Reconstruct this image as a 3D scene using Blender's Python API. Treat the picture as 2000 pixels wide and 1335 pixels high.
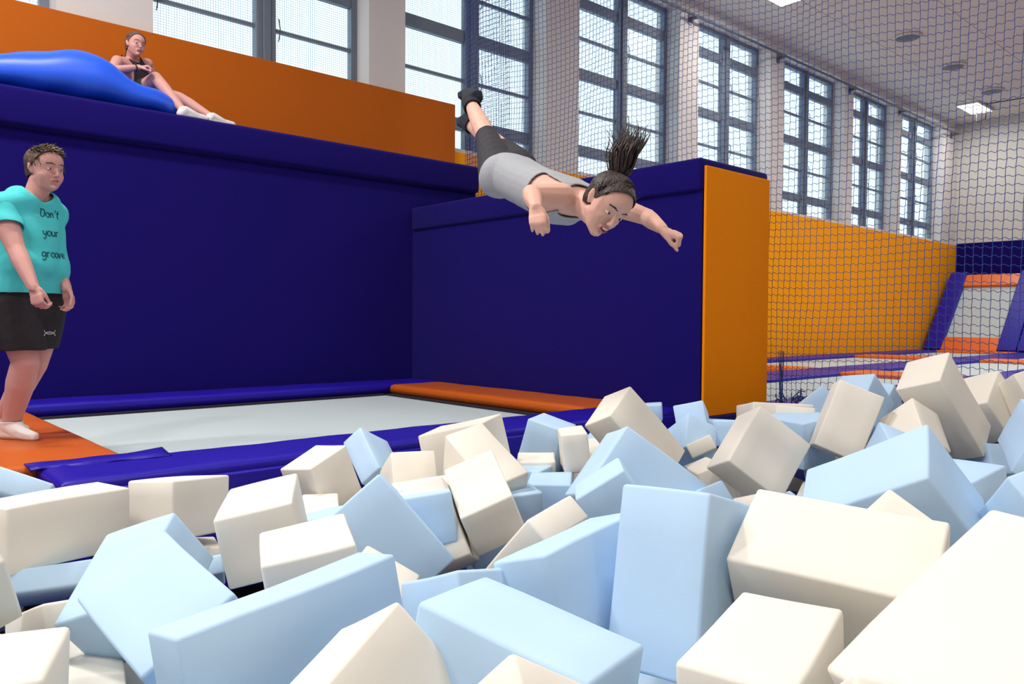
import bpy, bmesh, math, random
from mathutils import Vector, Matrix, Quaternion, Euler
from mathutils.bvhtree import BVHTree

S = bpy.context.scene
COL = S.collection
for o in list(bpy.data.objects):
    bpy.data.objects.remove(o, do_unlink=True)

# ---------------------------------------------------------------- camera
YAW, PITCH, ROLL, FPX, H = 0.83682545, -0.02925358, 0.00641335, 1525.98, 0.70
_F = Vector((math.cos(YAW)*math.cos(PITCH), math.sin(YAW)*math.cos(PITCH), math.sin(PITCH)))
_r = Vector((math.sin(YAW), -math.cos(YAW), 0)); _u = _r.cross(_F)
CR = _r*math.cos(ROLL) + _u*math.sin(ROLL)
CU = _u*math.cos(ROLL) - _r*math.sin(ROLL)
CF = _F
EYE = Vector((0, 0, H))
cd = bpy.data.cameras.new('camera'); cam = bpy.data.objects.new('camera', cd); COL.objects.link(cam)
cd.sensor_width = 36; cd.lens = 36*FPX/2000; cd.clip_start = .05; cd.clip_end = 200
m = Matrix((CR, CU, -CF)).transposed().to_4x4(); m.translation = EYE
cam.matrix_world = m
S.camera = cam
def at(px, py, s):
    """point at forward distance s (m) seen at photo pixel px,py"""
    return EYE + (CF + CR*((px-1000)/FPX) - CU*((py-667.5)/FPX))*s
def cv(x, y, z):
    """direction given as right, down, forward"""
    return (CR*x - CU*y + CF*z).normalized()

# ---------------------------------------------------------------- world, light, exposure
W = bpy.data.worlds.new('sky'); S.world = W; W.use_nodes = True
bg = W.node_tree.nodes['Background']
bg.inputs[0].default_value = (.80, .93, 1, 1); bg.inputs[1].default_value = 2.3
S.view_settings.view_transform = 'Standard'; S.view_settings.look = 'None'
S.view_settings.exposure = -0.12; S.view_settings.gamma = 1.0
S.view_settings.use_curve_mapping = False
try:
    S.cycles.use_denoising = True
    S.cycles.max_bounces = 8; S.cycles.diffuse_bounces = 5; S.cycles.transparent_max_bounces = 12
    S.cycles.sample_clamp_indirect = 6
except Exception: pass
CEIL = 6.85
LAMP_W = 172
# x, y, share of the lamp power (shares weighted by hand to balance the brightness of walls, foam and far board)
LAMPS = [(24.9, 7.9, .4), (13.5, 7.665, .45), (.4, 5.2, 1.8), (2.4, .4, .75), (2.4, -4.6, .35), (8.2, 2.2, .35), (8.2, -2.6, .3), (14, 2.2, 1.6), (14, -3, .35), (20, 3, 2.0), (-3.4, 1.5, 1.6), (-3.4, 5.5, 1.8), (-3.4, -3.5, .6)]
def lamp_light(x, y, k):
    l = bpy.data.lights.new('tube_light', 'AREA'); l.shape = 'RECTANGLE'; l.size = 1.2; l.size_y = .5
    l.energy = LAMP_W*k; l.color = (1, .955, .90)
    o = bpy.data.objects.new('tube_light', l); COL.objects.link(o); o.location = (x, y, CEIL-.10)
    return o
for x, y, k in LAMPS: lamp_light(x, y, k)

# ---------------------------------------------------------------- materials
def new_mat(name):
    m = bpy.data.materials.new(name); m.use_nodes = True
    return m, m.node_tree, m.node_tree.nodes['Principled BSDF']
def mat(name, col, rough=.6, bump=0, scale=60, var=.0, vscale=4, spec=.5, sheen=0, metallic=0, stretch=None, sss=0, detail=4, coat=0):
    m, t, b = new_mat(name); N, L = t.nodes, t.links
    b.inputs['Base Color'].default_value = (*col, 1); b.inputs['Roughness'].default_value = rough
    b.inputs['Specular IOR Level'].default_value = spec; b.inputs['Metallic'].default_value = metallic
    if sheen: b.inputs['Sheen Weight'].default_value = sheen; b.inputs['Sheen Roughness'].default_value = .4
    if coat: b.inputs['Coat Weight'].default_value = coat; b.inputs['Coat Roughness'].default_value = .2
    if sss:
        b.inputs['Subsurface Weight'].default_value = sss
        b.inputs['Subsurface Radius'].default_value = (.03, .02, .015); b.inputs['Subsurface Scale'].default_value = 1
    tc = N.new('ShaderNodeTexCoord'); mp = N.new('ShaderNodeMapping'); L.new(tc.outputs['Object'], mp.inputs[0])
    if stretch: mp.inputs['Scale'].default_value = stretch
    if bump:
        n = N.new('ShaderNodeTexNoise'); n.inputs['Scale'].default_value = scale; n.inputs['Detail'].default_value = detail
        L.new(mp.outputs[0], n.inputs[0])
        bp = N.new('ShaderNodeBump'); bp.inputs['Strength'].default_value = bump; bp.inputs['Distance'].default_value = .01
        L.new(n.outputs[0], bp.inputs['Height']); L.new(bp.outputs[0], b.inputs['Normal'])
    if var:
        n2 = N.new('ShaderNodeTexNoise'); n2.inputs['Scale'].default_value = vscale; n2.inputs['Detail'].default_value = 6
        L.new(mp.outputs[0], n2.inputs[0])
        mx = N.new('ShaderNodeMix'); mx.data_type = 'RGBA'
        mx.inputs[6].default_value = (*[c*(1-var) for c in col], 1); mx.inputs[7].default_value = (*[min(1, c*(1+var)) for c in col], 1)
        L.new(n2.outputs[0], mx.inputs[0]); L.new(mx.outputs[2], b.inputs['Base Color'])
    return m
M = {}
M['foam_w'] = mat('cream_foam', (.82, .783, .70), .95, .035, 300, .015, 5, .12)
M['foam_b'] = mat('blue_foam', (.49, .68, .885), .95, .035, 300, .02, 5, .12)
M['carpet'] = mat('navy_carpet', (.0088, .0036, .128), .95, .5, 220, .30, 110, .1, sheen=.06)
M['orange_panel'] = mat('orange_red_board', (.50, .112, .007), .7, .08, 180, .06, 60, .12)
M['orange_board'] = mat('orange_board', (.90, .26, .003), .75, .08, 180, .05, 60, .06)
M['orange_board_lit'] = mat('lit_orange_board', (.95, .36, .004), .7, .08, 180, .05, 60, .1)  # orange board again, its colour lightened to stand in for stronger light
M['orange_vinyl'] = mat('orange_vinyl', (.52, .10, .006), .42, .25, 7, .05, 3, .3, stretch=(1, 6, 6))
M['orange_vinyl_y'] = mat('orange_vinyl_lengthways', (.76, .155, .010), .36, .30, 7, .05, 3, .5, stretch=(6, 1.2, 6))
M['blue_vinyl'] = mat('blue_vinyl', (.017, .007, .33), .40, .22, 7, .06, 3, .25, stretch=(1.2, 6, 6))
M['bed'] = mat('white_jump_bed', (.52, .605, .62), .7, .15, 150, .02, 3, .3)
M['black'] = mat('black_webbing', (.012, .008, .02), .8, .4, 40)
M['wall'] = mat('pale_plaster', (.66, .62, .60), .9, .05, 60, .02, 3)
M['wall_end'] = mat('cream_plaster', (.60, .60, .56), .9, .05, 60, .02, 3)
M['ceil'] = mat('ceiling_white', (.72, .67, .62), .9, .05, 30, .03, 1)
M['frame'] = mat('grey_window_paint', (.15, .18, .235), .55, .1, 40, .10, 8)
M['metal'] = mat('grey_steel', (.16, .17, .20), .45, metallic=.6)
M['net'] = mat('blue_net_cord', (.008, .040, .22), .7)
M['floor'] = mat('grey_concrete', (.30, .29, .30), .9, .2, 20, .1, 2)
M['bag'] = mat('bright_blue_vinyl', (.012, .10, .78), .42, .10, 5, .04, 2, .5, stretch=(1, 2, 2))
M['skin'] = mat('skin', (.72, .42, .33), .55, .05, 120, .05, 14, .35, sss=.12)
M['skin2'] = mat('skin_flushed', (.62, .32, .28), .55, .05, 120, .06, 12, .35, sss=.12)
M['white_sock'] = mat('white_sock', (.78, .74, .73), .9, .3, 160)
M['black_sock'] = mat('dark_sock', (.015, .018, .03), .95, .3, 200)
M['legging'] = mat('charcoal_stretch', (.018, .018, .026), .8, .2, 120, .1, 20)
M['grey_top'] = mat('grey_marl', (.36, .38, .41), .9, .3, 200, .06, 60)
M['black_top'] = mat('dark_plum_top', (.02, .008, .016), .85, .2, 120)
M['teal'] = mat('turquoise_jersey', (.065, .58, .60), .9, .15, 160, .04, 12)
M['shorts'] = mat('black_shorts', (.012, .008, .012), .75, .35, 25, .2, 10)
M['ink'] = mat('dark_teal_print', (.004, .075, .11), .8)
M['logo'] = mat('pale_grey_print', (.55, .52, .55), .7)
M['hair_dark'] = mat('dark_brown_hair', (.030, .016, .013), .45, .6, 90, .35, 40, .5, stretch=(1, 1, 1))
M['hair_mid'] = mat('mid_brown_hair', (.15, .085, .055), .5, .5, 90, .35, 40)
M['hair_boy'] = mat('fair_brown_hair', (.085, .052, .034), .5, .6, 70, .5, 30)
M['hair_fair'] = mat('sun_bleached_hair', (.42, .32, .18), .5, .4, 80, .3, 40)
M['eye_white'] = mat('eye_white', (.75, .72, .70), .3)
M['iris'] = mat('dark_iris', (.02, .012, .01), .25)
M['lip'] = mat('lip', (.55, .17, .16), .45)
M['mouth'] = mat('mouth_inside', (.16, .02, .025), .5)
M['tooth'] = mat('teeth', (.85, .82, .76), .35)
M['band'] = mat('black_band', (.012, .012, .018), .6)
M['pad_purple_bounce'] = mat('blue_pad_vinyl', (.028, .012, .30), .45, .2, 7, .06, 3, .25)  # blue pads; colour holds the purple of net and bounced orange light

def glass_mat():
    m, t, b = new_mat('wired_glass'); N, L = t.nodes, t.links
    b.inputs['Base Color'].default_value = (.80, .88, .90, 1); b.inputs['Roughness'].default_value = .25
    tr = N.new('ShaderNodeBsdfTransparent'); tr.inputs[0].default_value = (.93, .985, 1, 1)
    tc = N.new('ShaderNodeTexCoord'); sx = N.new('ShaderNodeSeparateXYZ'); L.new(tc.outputs['Object'], sx.inputs[0])
    outs = []
    for ax in (0, 2):
        mm = N.new('ShaderNodeMath'); mm.operation = 'MULTIPLY'; mm.inputs[1].default_value = 1/.030
        fr = N.new('ShaderNodeMath'); fr.operation = 'FRACT'; lt = N.new('ShaderNodeMath'); lt.operation = 'LESS_THAN'; lt.inputs[1].default_value = .12
        L.new(sx.outputs[ax], mm.inputs[0]); L.new(mm.outputs[0], fr.inputs[0]); L.new(fr.outputs[0], lt.inputs[0]); outs.append(lt)
    mx = N.new('ShaderNodeMath'); mx.operation = 'MAXIMUM'; L.new(outs[0].outputs[0], mx.inputs[0]); L.new(outs[1].outputs[0], mx.inputs[1])
    sc = N.new('ShaderNodeMath'); sc.operation = 'MULTIPLY_ADD'; sc.inputs[1].default_value = .72; sc.inputs[2].default_value = .05
    L.new(mx.outputs[0], sc.inputs[0])
    wire = N.new('ShaderNodeMix'); wire.data_type = 'RGBA'; wire.inputs[6].default_value = (.75, .85, .88, 1); wire.inputs[7].default_value = (.22, .30, .33, 1)
    L.new(mx.outputs[0], wire.inputs[0]); L.new(wire.outputs[2], b.inputs['Base Color'])
    ms = N.new('ShaderNodeMixShader'); L.new(sc.outputs[0], ms.inputs[0]); L.new(tr.outputs[0], ms.inputs[1]); L.new(b.outputs[0], ms.inputs[2])
    L.new(ms.outputs[0], N['Material Output'].inputs['Surface'])
    return m
M['glass'] = glass_mat()
def emit_mat(name, col, st):
    m, t, b = new_mat(name)
    b.inputs['Emission Color'].default_value = (*col, 1); b.inputs['Emission Strength'].default_value = st
    return m
M['diffuser'] = emit_mat('lit_diffuser', (1, .97, .94), 3.0)

# ---------------------------------------------------------------- helpers
def tag(o, label=None, cat=None, group=None, kind=None):
    if label: o['label'] = label
    if cat: o['category'] = cat
    if group: o['group'] = group
    if kind: o['kind'] = kind
    return o
def link(name, me, m, parent=None):
    o = bpy.data.objects.new(name, me); COL.objects.link(o)
    if m is not None and not me.materials: me.materials.append(m)
    if parent: o.parent = parent
    return o
def obj(name, bm, m, parent=None, smooth=False):
    bmesh.ops.recalc_face_normals(bm, faces=bm.faces)
    me = bpy.data.meshes.new(name); bm.to_mesh(me); bm.free()
    if smooth: me.shade_smooth()
    return link(name, me, m, parent)
def empty(name, loc=(0, 0, 0), rz=0):
    o = bpy.data.objects.new(name, None); COL.objects.link(o); o.location = loc; o.rotation_euler.z = rz
    o.empty_display_size = .1
    return o
def rel(o, parent):
    """parent o (built in world coordinates) under an Empty that sits elsewhere"""
    o.parent = parent; o.matrix_parent_inverse = Matrix.Translation(parent.location).inverted() if parent.rotation_euler.z == 0 else (Matrix.Translation(parent.location) @ parent.rotation_euler.to_matrix().to_4x4()).inverted()
    return o
def box(bm, x0, x1, y0, y1, z0, z1, bevel=0, seg=1):
    r = bmesh.ops.create_cube(bm, size=1)
    for v in r['verts']:
        v.co = Vector((x0+(v.co.x+.5)*(x1-x0), y0+(v.co.y+.5)*(y1-y0), z0+(v.co.z+.5)*(z1-z0)))
    if bevel:
        es = list({e for v in r['verts'] for e in v.link_edges})
        bmesh.ops.bevel(bm, geom=es, offset=bevel, segments=seg, affect='EDGES', profile=.5)
    return bm
def nbox(*a, **k): return box(bmesh.new(), *a, **k)
def tube(bm, pts, r, n=8, caps=True, taper=None):
    pts = [Vector(p) for p in pts]; rings = []
    up = Vector((0, 0, 1))
    for i, p in enumerate(pts):
        d = (pts[min(i+1, len(pts)-1)]-pts[max(i-1, 0)])
        if d.length < 1e-9: d = Vector((0, 0, 1))
        d.normalize()
        a = d.cross(up) if abs(d.dot(up)) < .95 else d.cross(Vector((1, 0, 0)))
        a.normalize(); b = d.cross(a)
        rr = r[i] if isinstance(r, (list, tuple)) else r
        rings.append([bm.verts.new(p+a*math.cos(2*math.pi*k/n)*rr+b*math.sin(2*math.pi*k/n)*rr) for k in range(n)])
    for i in range(len(rings)-1):
        for k in range(n):
            bm.faces.new((rings[i][k], rings[i][(k+1) % n], rings[i+1][(k+1) % n], rings[i+1][k]))
    if caps and n > 2:
        bm.faces.new(rings[0][::-1]); bm.faces.new(rings[-1])
    return bm
def thicken(bm, t):
    """give an open sheet a second skin t below it and close the rim"""
    bmesh.ops.remove_doubles(bm, verts=bm.verts[:], dist=.0006)
    bm.normal_update()
    vs = bm.verts[:]; fs = bm.faces[:]; rim = [e for e in bm.edges if len(e.link_faces) == 1]
    low = {v: bm.verts.new(v.co-v.normal*t) for v in vs}
    for e in rim:
        f = e.link_faces[0]; a, b = e.verts
        l = [x for x in f.loops if x.edge == e][0]; a, b = l.vert, l.link_loop_next.vert
        bm.faces.new((b, a, low[a], low[b]))
    for f in fs: bm.faces.new([low[v] for v in reversed(f.verts)])
def lathe(bm, prof, c, n=24):
    c = Vector(c); rings = []
    for r, z in prof:
        rings.append([bm.verts.new(c+Vector((r*math.cos(2*math.pi*k/n), r*math.sin(2*math.pi*k/n), z))) for k in range(n)])
    for i in range(len(rings)-1):
        for k in range(n):
            bm.faces.new((rings[i][k], rings[i][(k+1) % n], rings[i+1][(k+1) % n], rings[i+1][k]))
    bm.faces.new(rings[0][::-1]); bm.faces.new(rings[-1])
    return bm
def slab_between(bm, A, B, n, w0, w1, t0, t1, bevel=0, seg=1):
    """box along A->B; n = thickness normal; w offsets sideways, t offsets along n"""
    A, B, n = Vector(A), Vector(B), Vector(n).normalized(); d = (B-A).normalized(); w = n.cross(d).normalized()
    r = bmesh.ops.create_cube(bm, size=1)
    for v in r['verts']:
        P = A if v.co.x < 0 else B
        v.co = P + w*(w0 if v.co.y < 0 else w1) + n*(t0 if v.co.z < 0 else t1)
    if bevel:
        es = list({e for v in r['verts'] for e in v.link_edges})
        bmesh.ops.bevel(bm, geom=es, offset=bevel, segments=seg, affect='EDGES', profile=.5)
    return bm

# ================================================================ the setting
XL, XR, YF, YW = -7.0, 26.9, -9.0, 9.3
tag(obj('floor', nbox(XL, XR+.3, YF, YW+.4, -1.15, -1.0), M['floor']), kind='structure')
tag(obj('ceiling', nbox(XL-.2, XR+.3, YF-.2, YW+.5, CEIL+.03, CEIL+.15), M['ceil']), kind='structure')
ceil = bpy.data.objects['ceiling']
pm = None
for i in range(9):
    for j in range(6):
        x0 = 5.0+i*2.45; y0 = -1.3+j*1.78
        if x0+2.45 > XR: continue
        if pm is None:
            b = nbox(0, 2.438, 0, 1.768, 0, .03, bevel=.003); o = obj('ceiling_panel', b, M['ceil'], ceil); pm = o.data
        else:
            o = bpy.data.objects.new('ceiling_panel', pm); COL.objects.link(o); o.parent = ceil
        o.location = (x0, y0, CEIL)
tag(obj('wall_left', nbox(XL-.2, XL, YF, YW+.4, -1, CEIL+.03), M['wall']), kind='structure')
tag(obj('wall_front', nbox(XL, XR, YF-.2, YF, -1, CEIL+.03), M['wall']), kind='structure')
tag(obj('wall_right', nbox(XR, XR+.2, YF, YW+.4, -1, CEIL+.03), M['wall_end']), kind='structure')
# window wall: low band, head band, and a pilaster between every two windows
WIN = [(-.6, 1.91), (2.84, 5.55), (6.12, 8.81), (9.58, 12.35), (12.97, 15.64), (16.24, 19.17), (19.65, 22.27), (22.63, 25.74)]
SILL, HEAD, PF = 3.17, 6.66, 9.0
bm = nbox(XL, XR, PF, YW+.25, -1, SILL-.06); box(bm, XL, XR, PF, YW+.25, HEAD, CEIL+.03)
wb = tag(obj('wall_back', bm, M['wall']), kind='structure')
edges = [XL] + [v for w in WIN for v in w] + [XR]
for k in range(0, len(edges), 2):
    obj('pilaster', nbox(edges[k], edges[k+1], PF, YW+.25, SILL-.06, HEAD), M['wall'], wb)
glass_mesh = {}
def window(n, x0, x1):
    root = tag(empty('window_%d' % n, (x0, YW, SILL)), kind='structure')
    def part(nm, bm, m, par=root):
        o = obj(nm, bm, m); rel(o, root) if par is root else None
        return o
    fx = .09; y0, y1 = YW, YW+.10
    bm = nbox(x0, x0+fx, y0, y1, SILL, HEAD); box(bm, x1-fx, x1, y0, y1, SILL, HEAD)
    box(bm, x0+fx, x1-fx, y0, y1, SILL, SILL+.07); box(bm, x0+fx, x1-fx, y0, y1, HEAD-.08, HEAD)
    part('window_frame', bm, M['frame'])
    part('window_sill', nbox(x0, x1, PF+.02, YW+.05, SILL-.06, SILL), M['wall'])
    xm = (x0+x1)/2+.06; mw = .13
    part('mullion', nbox(xm-mw, xm+mw, y0-.03, y1, SILL+.07, HEAD-.08, bevel=.012), M['frame'])
    part('mullion_cover', nbox(xm-.05, xm+.05, y0-.06, y0-.031, SILL+.07, HEAD-.08, bevel=.008), M['frame'])
    heavy = [3.62, 4.93, 6.14]; thin = [4.28, 5.54]
    rows = [SILL+.07] + sum([[h-.09, h+.09] for h in heavy], []) + [HEAD-.08]
    for (a, c) in ((x0+fx, xm-mw), (xm+mw, x1-fx)):
        for h in heavy: part('transom', nbox(a, c, y0, y1, h-.09, h+.09, bevel=.01), M['frame'])
        for h in thin: part('glazing_bar', nbox(a, c, y0+.02, y1-.03, h-.022, h+.022), M['frame'])
        cuts = []
        for k in range(0, len(rows), 2):
            lo, hi = rows[k], rows[k+1]; t = [z for z in thin if lo < z < hi]
            cuts += [(lo, t[0]-.022), (t[0]+.022, hi)] if t else [(lo, hi)]
        for lo, hi in cuts:
            part('pane', nbox(a, c, y0+.05, y0+.056, lo, hi), M['glass'])
        for h in (4.28, 5.54):
            b = bmesh.new(); tube(b, [(a+.035, y0-.01, h-.14), (a+.035, y0-.03, h-.12), (a+.05, y0-.035, h), (a+.035, y0-.03, h+.12), (a+.035, y0-.01, h+.14)], .008, 5)
            part('latch_rod', b, M['metal'])
    return root
for i, (a, c) in enumerate(WIN): window(i+1, a, c)
# rail along the window heads
rail = tag(empty('curtain_rail', (2, 8.82, 6.47)), 'long thin steel rail running above the tall windows', 'rail')
b = bmesh.new(); tube(b, [(2, 8.82, 6.47), (26.4, 8.82, 6.47)], .026, 8); rel(obj('rail_tube', b, M['metal']), rail)
for k in range(2, len(edges)-1, 2):
    x = (edges[k]+edges[k+1])/2
    bm = nbox(x-.025, x+.025, 8.80, 9.0, 6.44, 6.50); box(bm, x-.06, x+.06, 8.985, 9.0, 6.36, 6.56); rel(obj('bracket', bm, M['metal']), rail)
# orange boards on the window wall
tag(obj('wall_padding_board', nbox(2.0, 26.85, 8.955, 8.998, -.25, 3.10, bevel=.004), M['orange_board_lit']), 'long orange wall board under the tall windows', 'wall board')
tag(obj('wall_padding_board', nbox(-4.0, 6.88, 8.86, 8.94, 2.3, 3.735, bevel=.006), M['orange_panel']), 'taller orange board behind the bean bag on the raised platform', 'wall board')
# end wall band
tag(obj('end_wall_band', nbox(26.84, 26.9, -3, 8.95, 1.0, 3.15, bevel=.01), M['carpet']), 'dark blue padded band across the far end wall', 'wall padding')

# ceiling fittings
for i, (x, y, _k) in enumerate(LAMPS):
    root = empty('ceiling_light', (x, y, CEIL))
    tag(root, {0: 'rectangular ceiling light glowing near the far right corner of the hall', 1: 'rectangular ceiling light at the top edge above the net'}.get(i, 'rectangular ceiling light over the hall, out of the photo'), 'ceiling light', 'hall ceiling lights')
    bm = nbox(x-.66, x+.66, y-.3, y+.3, CEIL-.05, CEIL+.005); rel(obj('housing', bm, M['wall_end']), root)
    bm = nbox(x-.62, x+.62, y-.26, y+.26, CEIL-.062, CEIL-.05); rel(obj('diffuser', bm, M['diffuser']), root)
for (x, y, lab) in ((17.7, 6.96, 'round dark ceiling fitting nearest the viewer'), (20.5, 7.0, 'round dark ceiling fitting in the middle of its row'), (23.4, 7.04, 'round dark ceiling fitting farthest away, nearest the glowing light')):
    root = tag(empty('ceiling_speaker', (x, y, CEIL)), lab, 'ceiling fitting', 'round ceiling fittings')
    b = bmesh.new(); lathe(b, [(.27, 0), (.29, -.03), (.25, -.05), (.24, -.05)], (x, y, CEIL)); rel(obj('rim', b, M['wall'], smooth=False), root)
    b = bmesh.new(); lathe(b, [(.235, -.03), (.23, -.056), (.10, -.062), (.02, -.063)], (x, y, CEIL)); rel(obj('grille', b, M['metal']), root)
b = bmesh.new()
tube(b, [(24.0, 2.0, CEIL-.05), (23.9, 5.2, CEIL-.25), (23.6, 7.2, CEIL-.30), (24.2, 7.4, CEIL-.55), (24.6, 7.75, CEIL-.5), (24.9, 7.85, CEIL-.06)], .014, 5)
tag(obj('ceiling_cable', b, M['black']), 'thin dark cable looping to the far ceiling light', 'cable')

# ================================================================ raised platform and dividing block
pl = tag(empty('padded_platform', (-4, 7.5, -.3)), 'high dark blue carpeted platform behind the trampoline', 'platform')
rel(obj('front_wall', nbox(-4, 6.14, 7.5, 8.84, -.3, 2.5), M['carpet']), pl)
rel(obj('top_lip', nbox(-4, 6.16, 7.43, 8.85, 2.24, 2.565, bevel=.045, seg=4), M['carpet'], smooth=True), pl)
dv = tag(empty('dividing_block', (5.2, 3.55, -.3)), 'dark blue carpeted block with an orange end standing beside the trampoline', 'padded block')
rel(obj('side_wall', nbox(5.2, 6.15, 3.56, 7.49, -.3, 1.93), M['carpet']), dv)
rel(obj('top_lip', nbox(5.165, 6.165, 3.55, 7.47, 1.71, 1.968, bevel=.03, seg=4), M['carpet'], smooth=True), dv)
tag(rel(obj('end_panel', nbox(5.205, 6.15, 3.525, 3.549, -.06, 1.905, bevel=.005), M['orange_board']), dv), 'orange end panel')
rel(obj('base_border', nbox(5.19, 6.17, 3.50, 3.552, -.3, -.06, bevel=.01), M['carpet']), dv)

# ================================================================ near trampoline
tr = tag(empty('trampoline', (2.9, 5.6, -.1)), 'wide white trampoline bed between the blue walls', 'trampoline')
# bed, sagging a little
bm = bmesh.new(); nx, ny = 24, 20; g = []
for i in range(nx+1):
    for j in range(ny+1):
        x = 1.10+3.5*i/nx; y = 4.0+3.05*j/ny
        s = -.012*math.sin(math.pi*i/nx)*math.sin(math.pi*j/ny)
        g.append(bm.verts.new((x, y, -.105+s)))
for i in range(nx):
    for j in range(ny):
        bm.faces.new((g[i*(ny+1)+j], g[(i+1)*(ny+1)+j], g[(i+1)*(ny+1)+j+1], g[i*(ny+1)+j+1]))
rel(obj('bed', bm, M['bed'], smooth=True), tr)
bm = bmesh.new()
for x0, x1, y0, y1 in ((1.0, 4.75, 6.93, 7.3), (4.48, 4.75, 4.0, 7.3)):
    box(bm, x0, x1, y0, y1, -.16, -.088)
rel(obj('spring_gap_shade', bm, M['black']), tr)  # dark boxes standing in for the shaded spring gap under the pads
bm = bmesh.new()
for x0, x1, y0, y1 in ((.5, 5.2, 3.72, 3.80), (.5, 5.2, 7.40, 7.48), (.5, .58, 3.8, 7.4), (5.1, 5.18, 3.8, 7.4)): box(bm, x0, x1, y0, y1, -.34, -.09)
rel(obj('steel_frame', bm, M['metal']), tr)

def pad_mesh(x0, x1, y0, y1, z0, z1, seed, amp=.006, res=.07):
    """soft vinyl pad: gridded box, rounded shoulders, gentle creases"""
    rnd = random.Random(seed); ph = [rnd.uniform(0, 6.28) for _ in range(8)]
    nx = max(4, int((x1-x0)/res)); ny = max(4, int((y1-y0)/res)); nx = min(nx, 80); ny = min(ny, 60)
    bm = bmesh.new(); R = min(.028, (z1-z0)*.45)
    def top(u, v):
        x = x0+(x1-x0)*u; y = y0+(y1-y0)*v
        d = min((x-x0), (x1-x), (y-y0), (y1-y))
        s = z1 - (R*(1-math.sqrt(max(0, 1-(1-min(1, d/R))**2))))
        w = min(1, d/.06)
        s += w*amp*(math.sin(x*9+ph[0]+1.3*math.sin(y*5+ph[1]))*.5+math.sin(y*13+ph[2]+x*3)*.35+math.sin((x+y)*21+ph[3])*.25)
        return Vector((x, y, s))
    us = [0, .25*R/(x1-x0), R/(x1-x0)] + [R/(x1-x0)+(1-2*R/(x1-x0))*k/nx for k in range(1, nx)] + [1-R/(x1-x0), 1-.25*R/(x1-x0), 1]
    vs = [0, .25*R/(y1-y0), R/(y1-y0)] + [R/(y1-y0)+(1-2*R/(y1-y0))*k/ny for k in range(1, ny)] + [1-R/(y1-y0), 1-.25*R/(y1-y0), 1]
    G = [[bm.verts.new(top(u, v)) for v in vs] for u in us]
    for i in range(len(us)-1):
        for j in range(len(vs)-1):
            bm.faces.new((G[i][j], G[i+1][j], G[i+1][j+1], G[i][j+1]))
    # skirt
    loop = [G[i][0] for i in range(len(us))]+[G[-1][j] for j in range(1, len(vs))]+[G[i][-1] for i in range(len(us)-2, -1, -1)]+[G[0][j] for j in range(len(vs)-2, 0, -1)]
    low = [bm.verts.new((v.co.x, v.co.y, z0)) for v in loop]
    n = len(loop)
    for k in range(n): bm.faces.new((loop[k], low[k], low[(k+1) % n], loop[(k+1) % n]))
    bm.faces.new(low)
    return bm
def pad(x0, x1, y0, y1, z0, z1, m, label, seed=1, name='safety_pad', group=None, amp=.006, res=.07):
    return tag(obj(name, pad_mesh(x0, x1, y0, y1, z0, z1, seed, amp, res), m, smooth=True), label, 'safety pad', group)
pad(.62, 5.19, 6.99, 7.47, -.085, .012, M['blue_vinyl'], 'long blue pad along the foot of the high platform', 2)
fp = pad(.78, 5.19, 3.69, 4.19, -.075, .0, M['blue_vinyl'], 'blue pad along the foam side of the white trampoline', 3)
bm = nbox(.76, 5.19, 3.67, 3.72, -.62, -.045, bevel=.012, seg=2); obj('front_apron', bm, M['blue_vinyl'], fp, smooth=True)
bm = bmesh.new(); n = 14; rows = []
for i in range(n+1):
    x = .74+.62*i/n; rows.append([bm.verts.new((x, 4.06+.015*math.sin(i*.9), .004+.002*math.sin(i*1.7))), bm.verts.new((x, 4.13+.008*math.sin(i*1.3), .010)), bm.verts.new((x, 4.215+.01*math.sin(i*1.1), .012+.014*(i/n)**6))])
for i in range(n):
    for j in (0, 1): bm.faces.new((rows[i][j], rows[i+1][j], rows[i+1][j+1], rows[i][j+1]))
thicken(bm, .004)
obj('loose_flap', bm, M['blue_vinyl'], fp, smooth=True)
pad(.56, 1.19, 4.17, 6.96, -.075, .004, M['orange_vinyl'], 'orange pad under the boy at the left of the trampoline', 4, amp=.012)
pad(4.56, 5.19, 4.21, 6.97, -.082, .004, M['orange_vinyl'], 'orange pad along the foot of the dividing block', 5)
# pit floor lining
pit = tag(empty('foam_pit', (2.2, .8, -.98)), 'foam pit with dark base and blue padded borders under the heaped blocks', 'foam pit')
rel(obj('padded_border', nbox(-1.95, -1.6, -2.3, 3.66, -.98, .02, bevel=.03, seg=3), M['blue_vinyl'], smooth=True), pit)
rel(obj('padded_border', nbox(-1.59, 6.1, -2.3, -2.0, -.98, .02, bevel=.03, seg=3), M['blue_vinyl'], smooth=True), pit)
tag(obj('side_ledge', nbox(-4, .48, 3.68, 7.49, -.98, -.32, bevel=.02, seg=2), M['carpet']), 'low dark carpeted ledge left of the trampoline', 'ledge')
rel(obj('pit_bottom', nbox(-1.59, 6.1, -1.99, 3.66, -.98, -.72), M['carpet']), pit)

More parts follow.
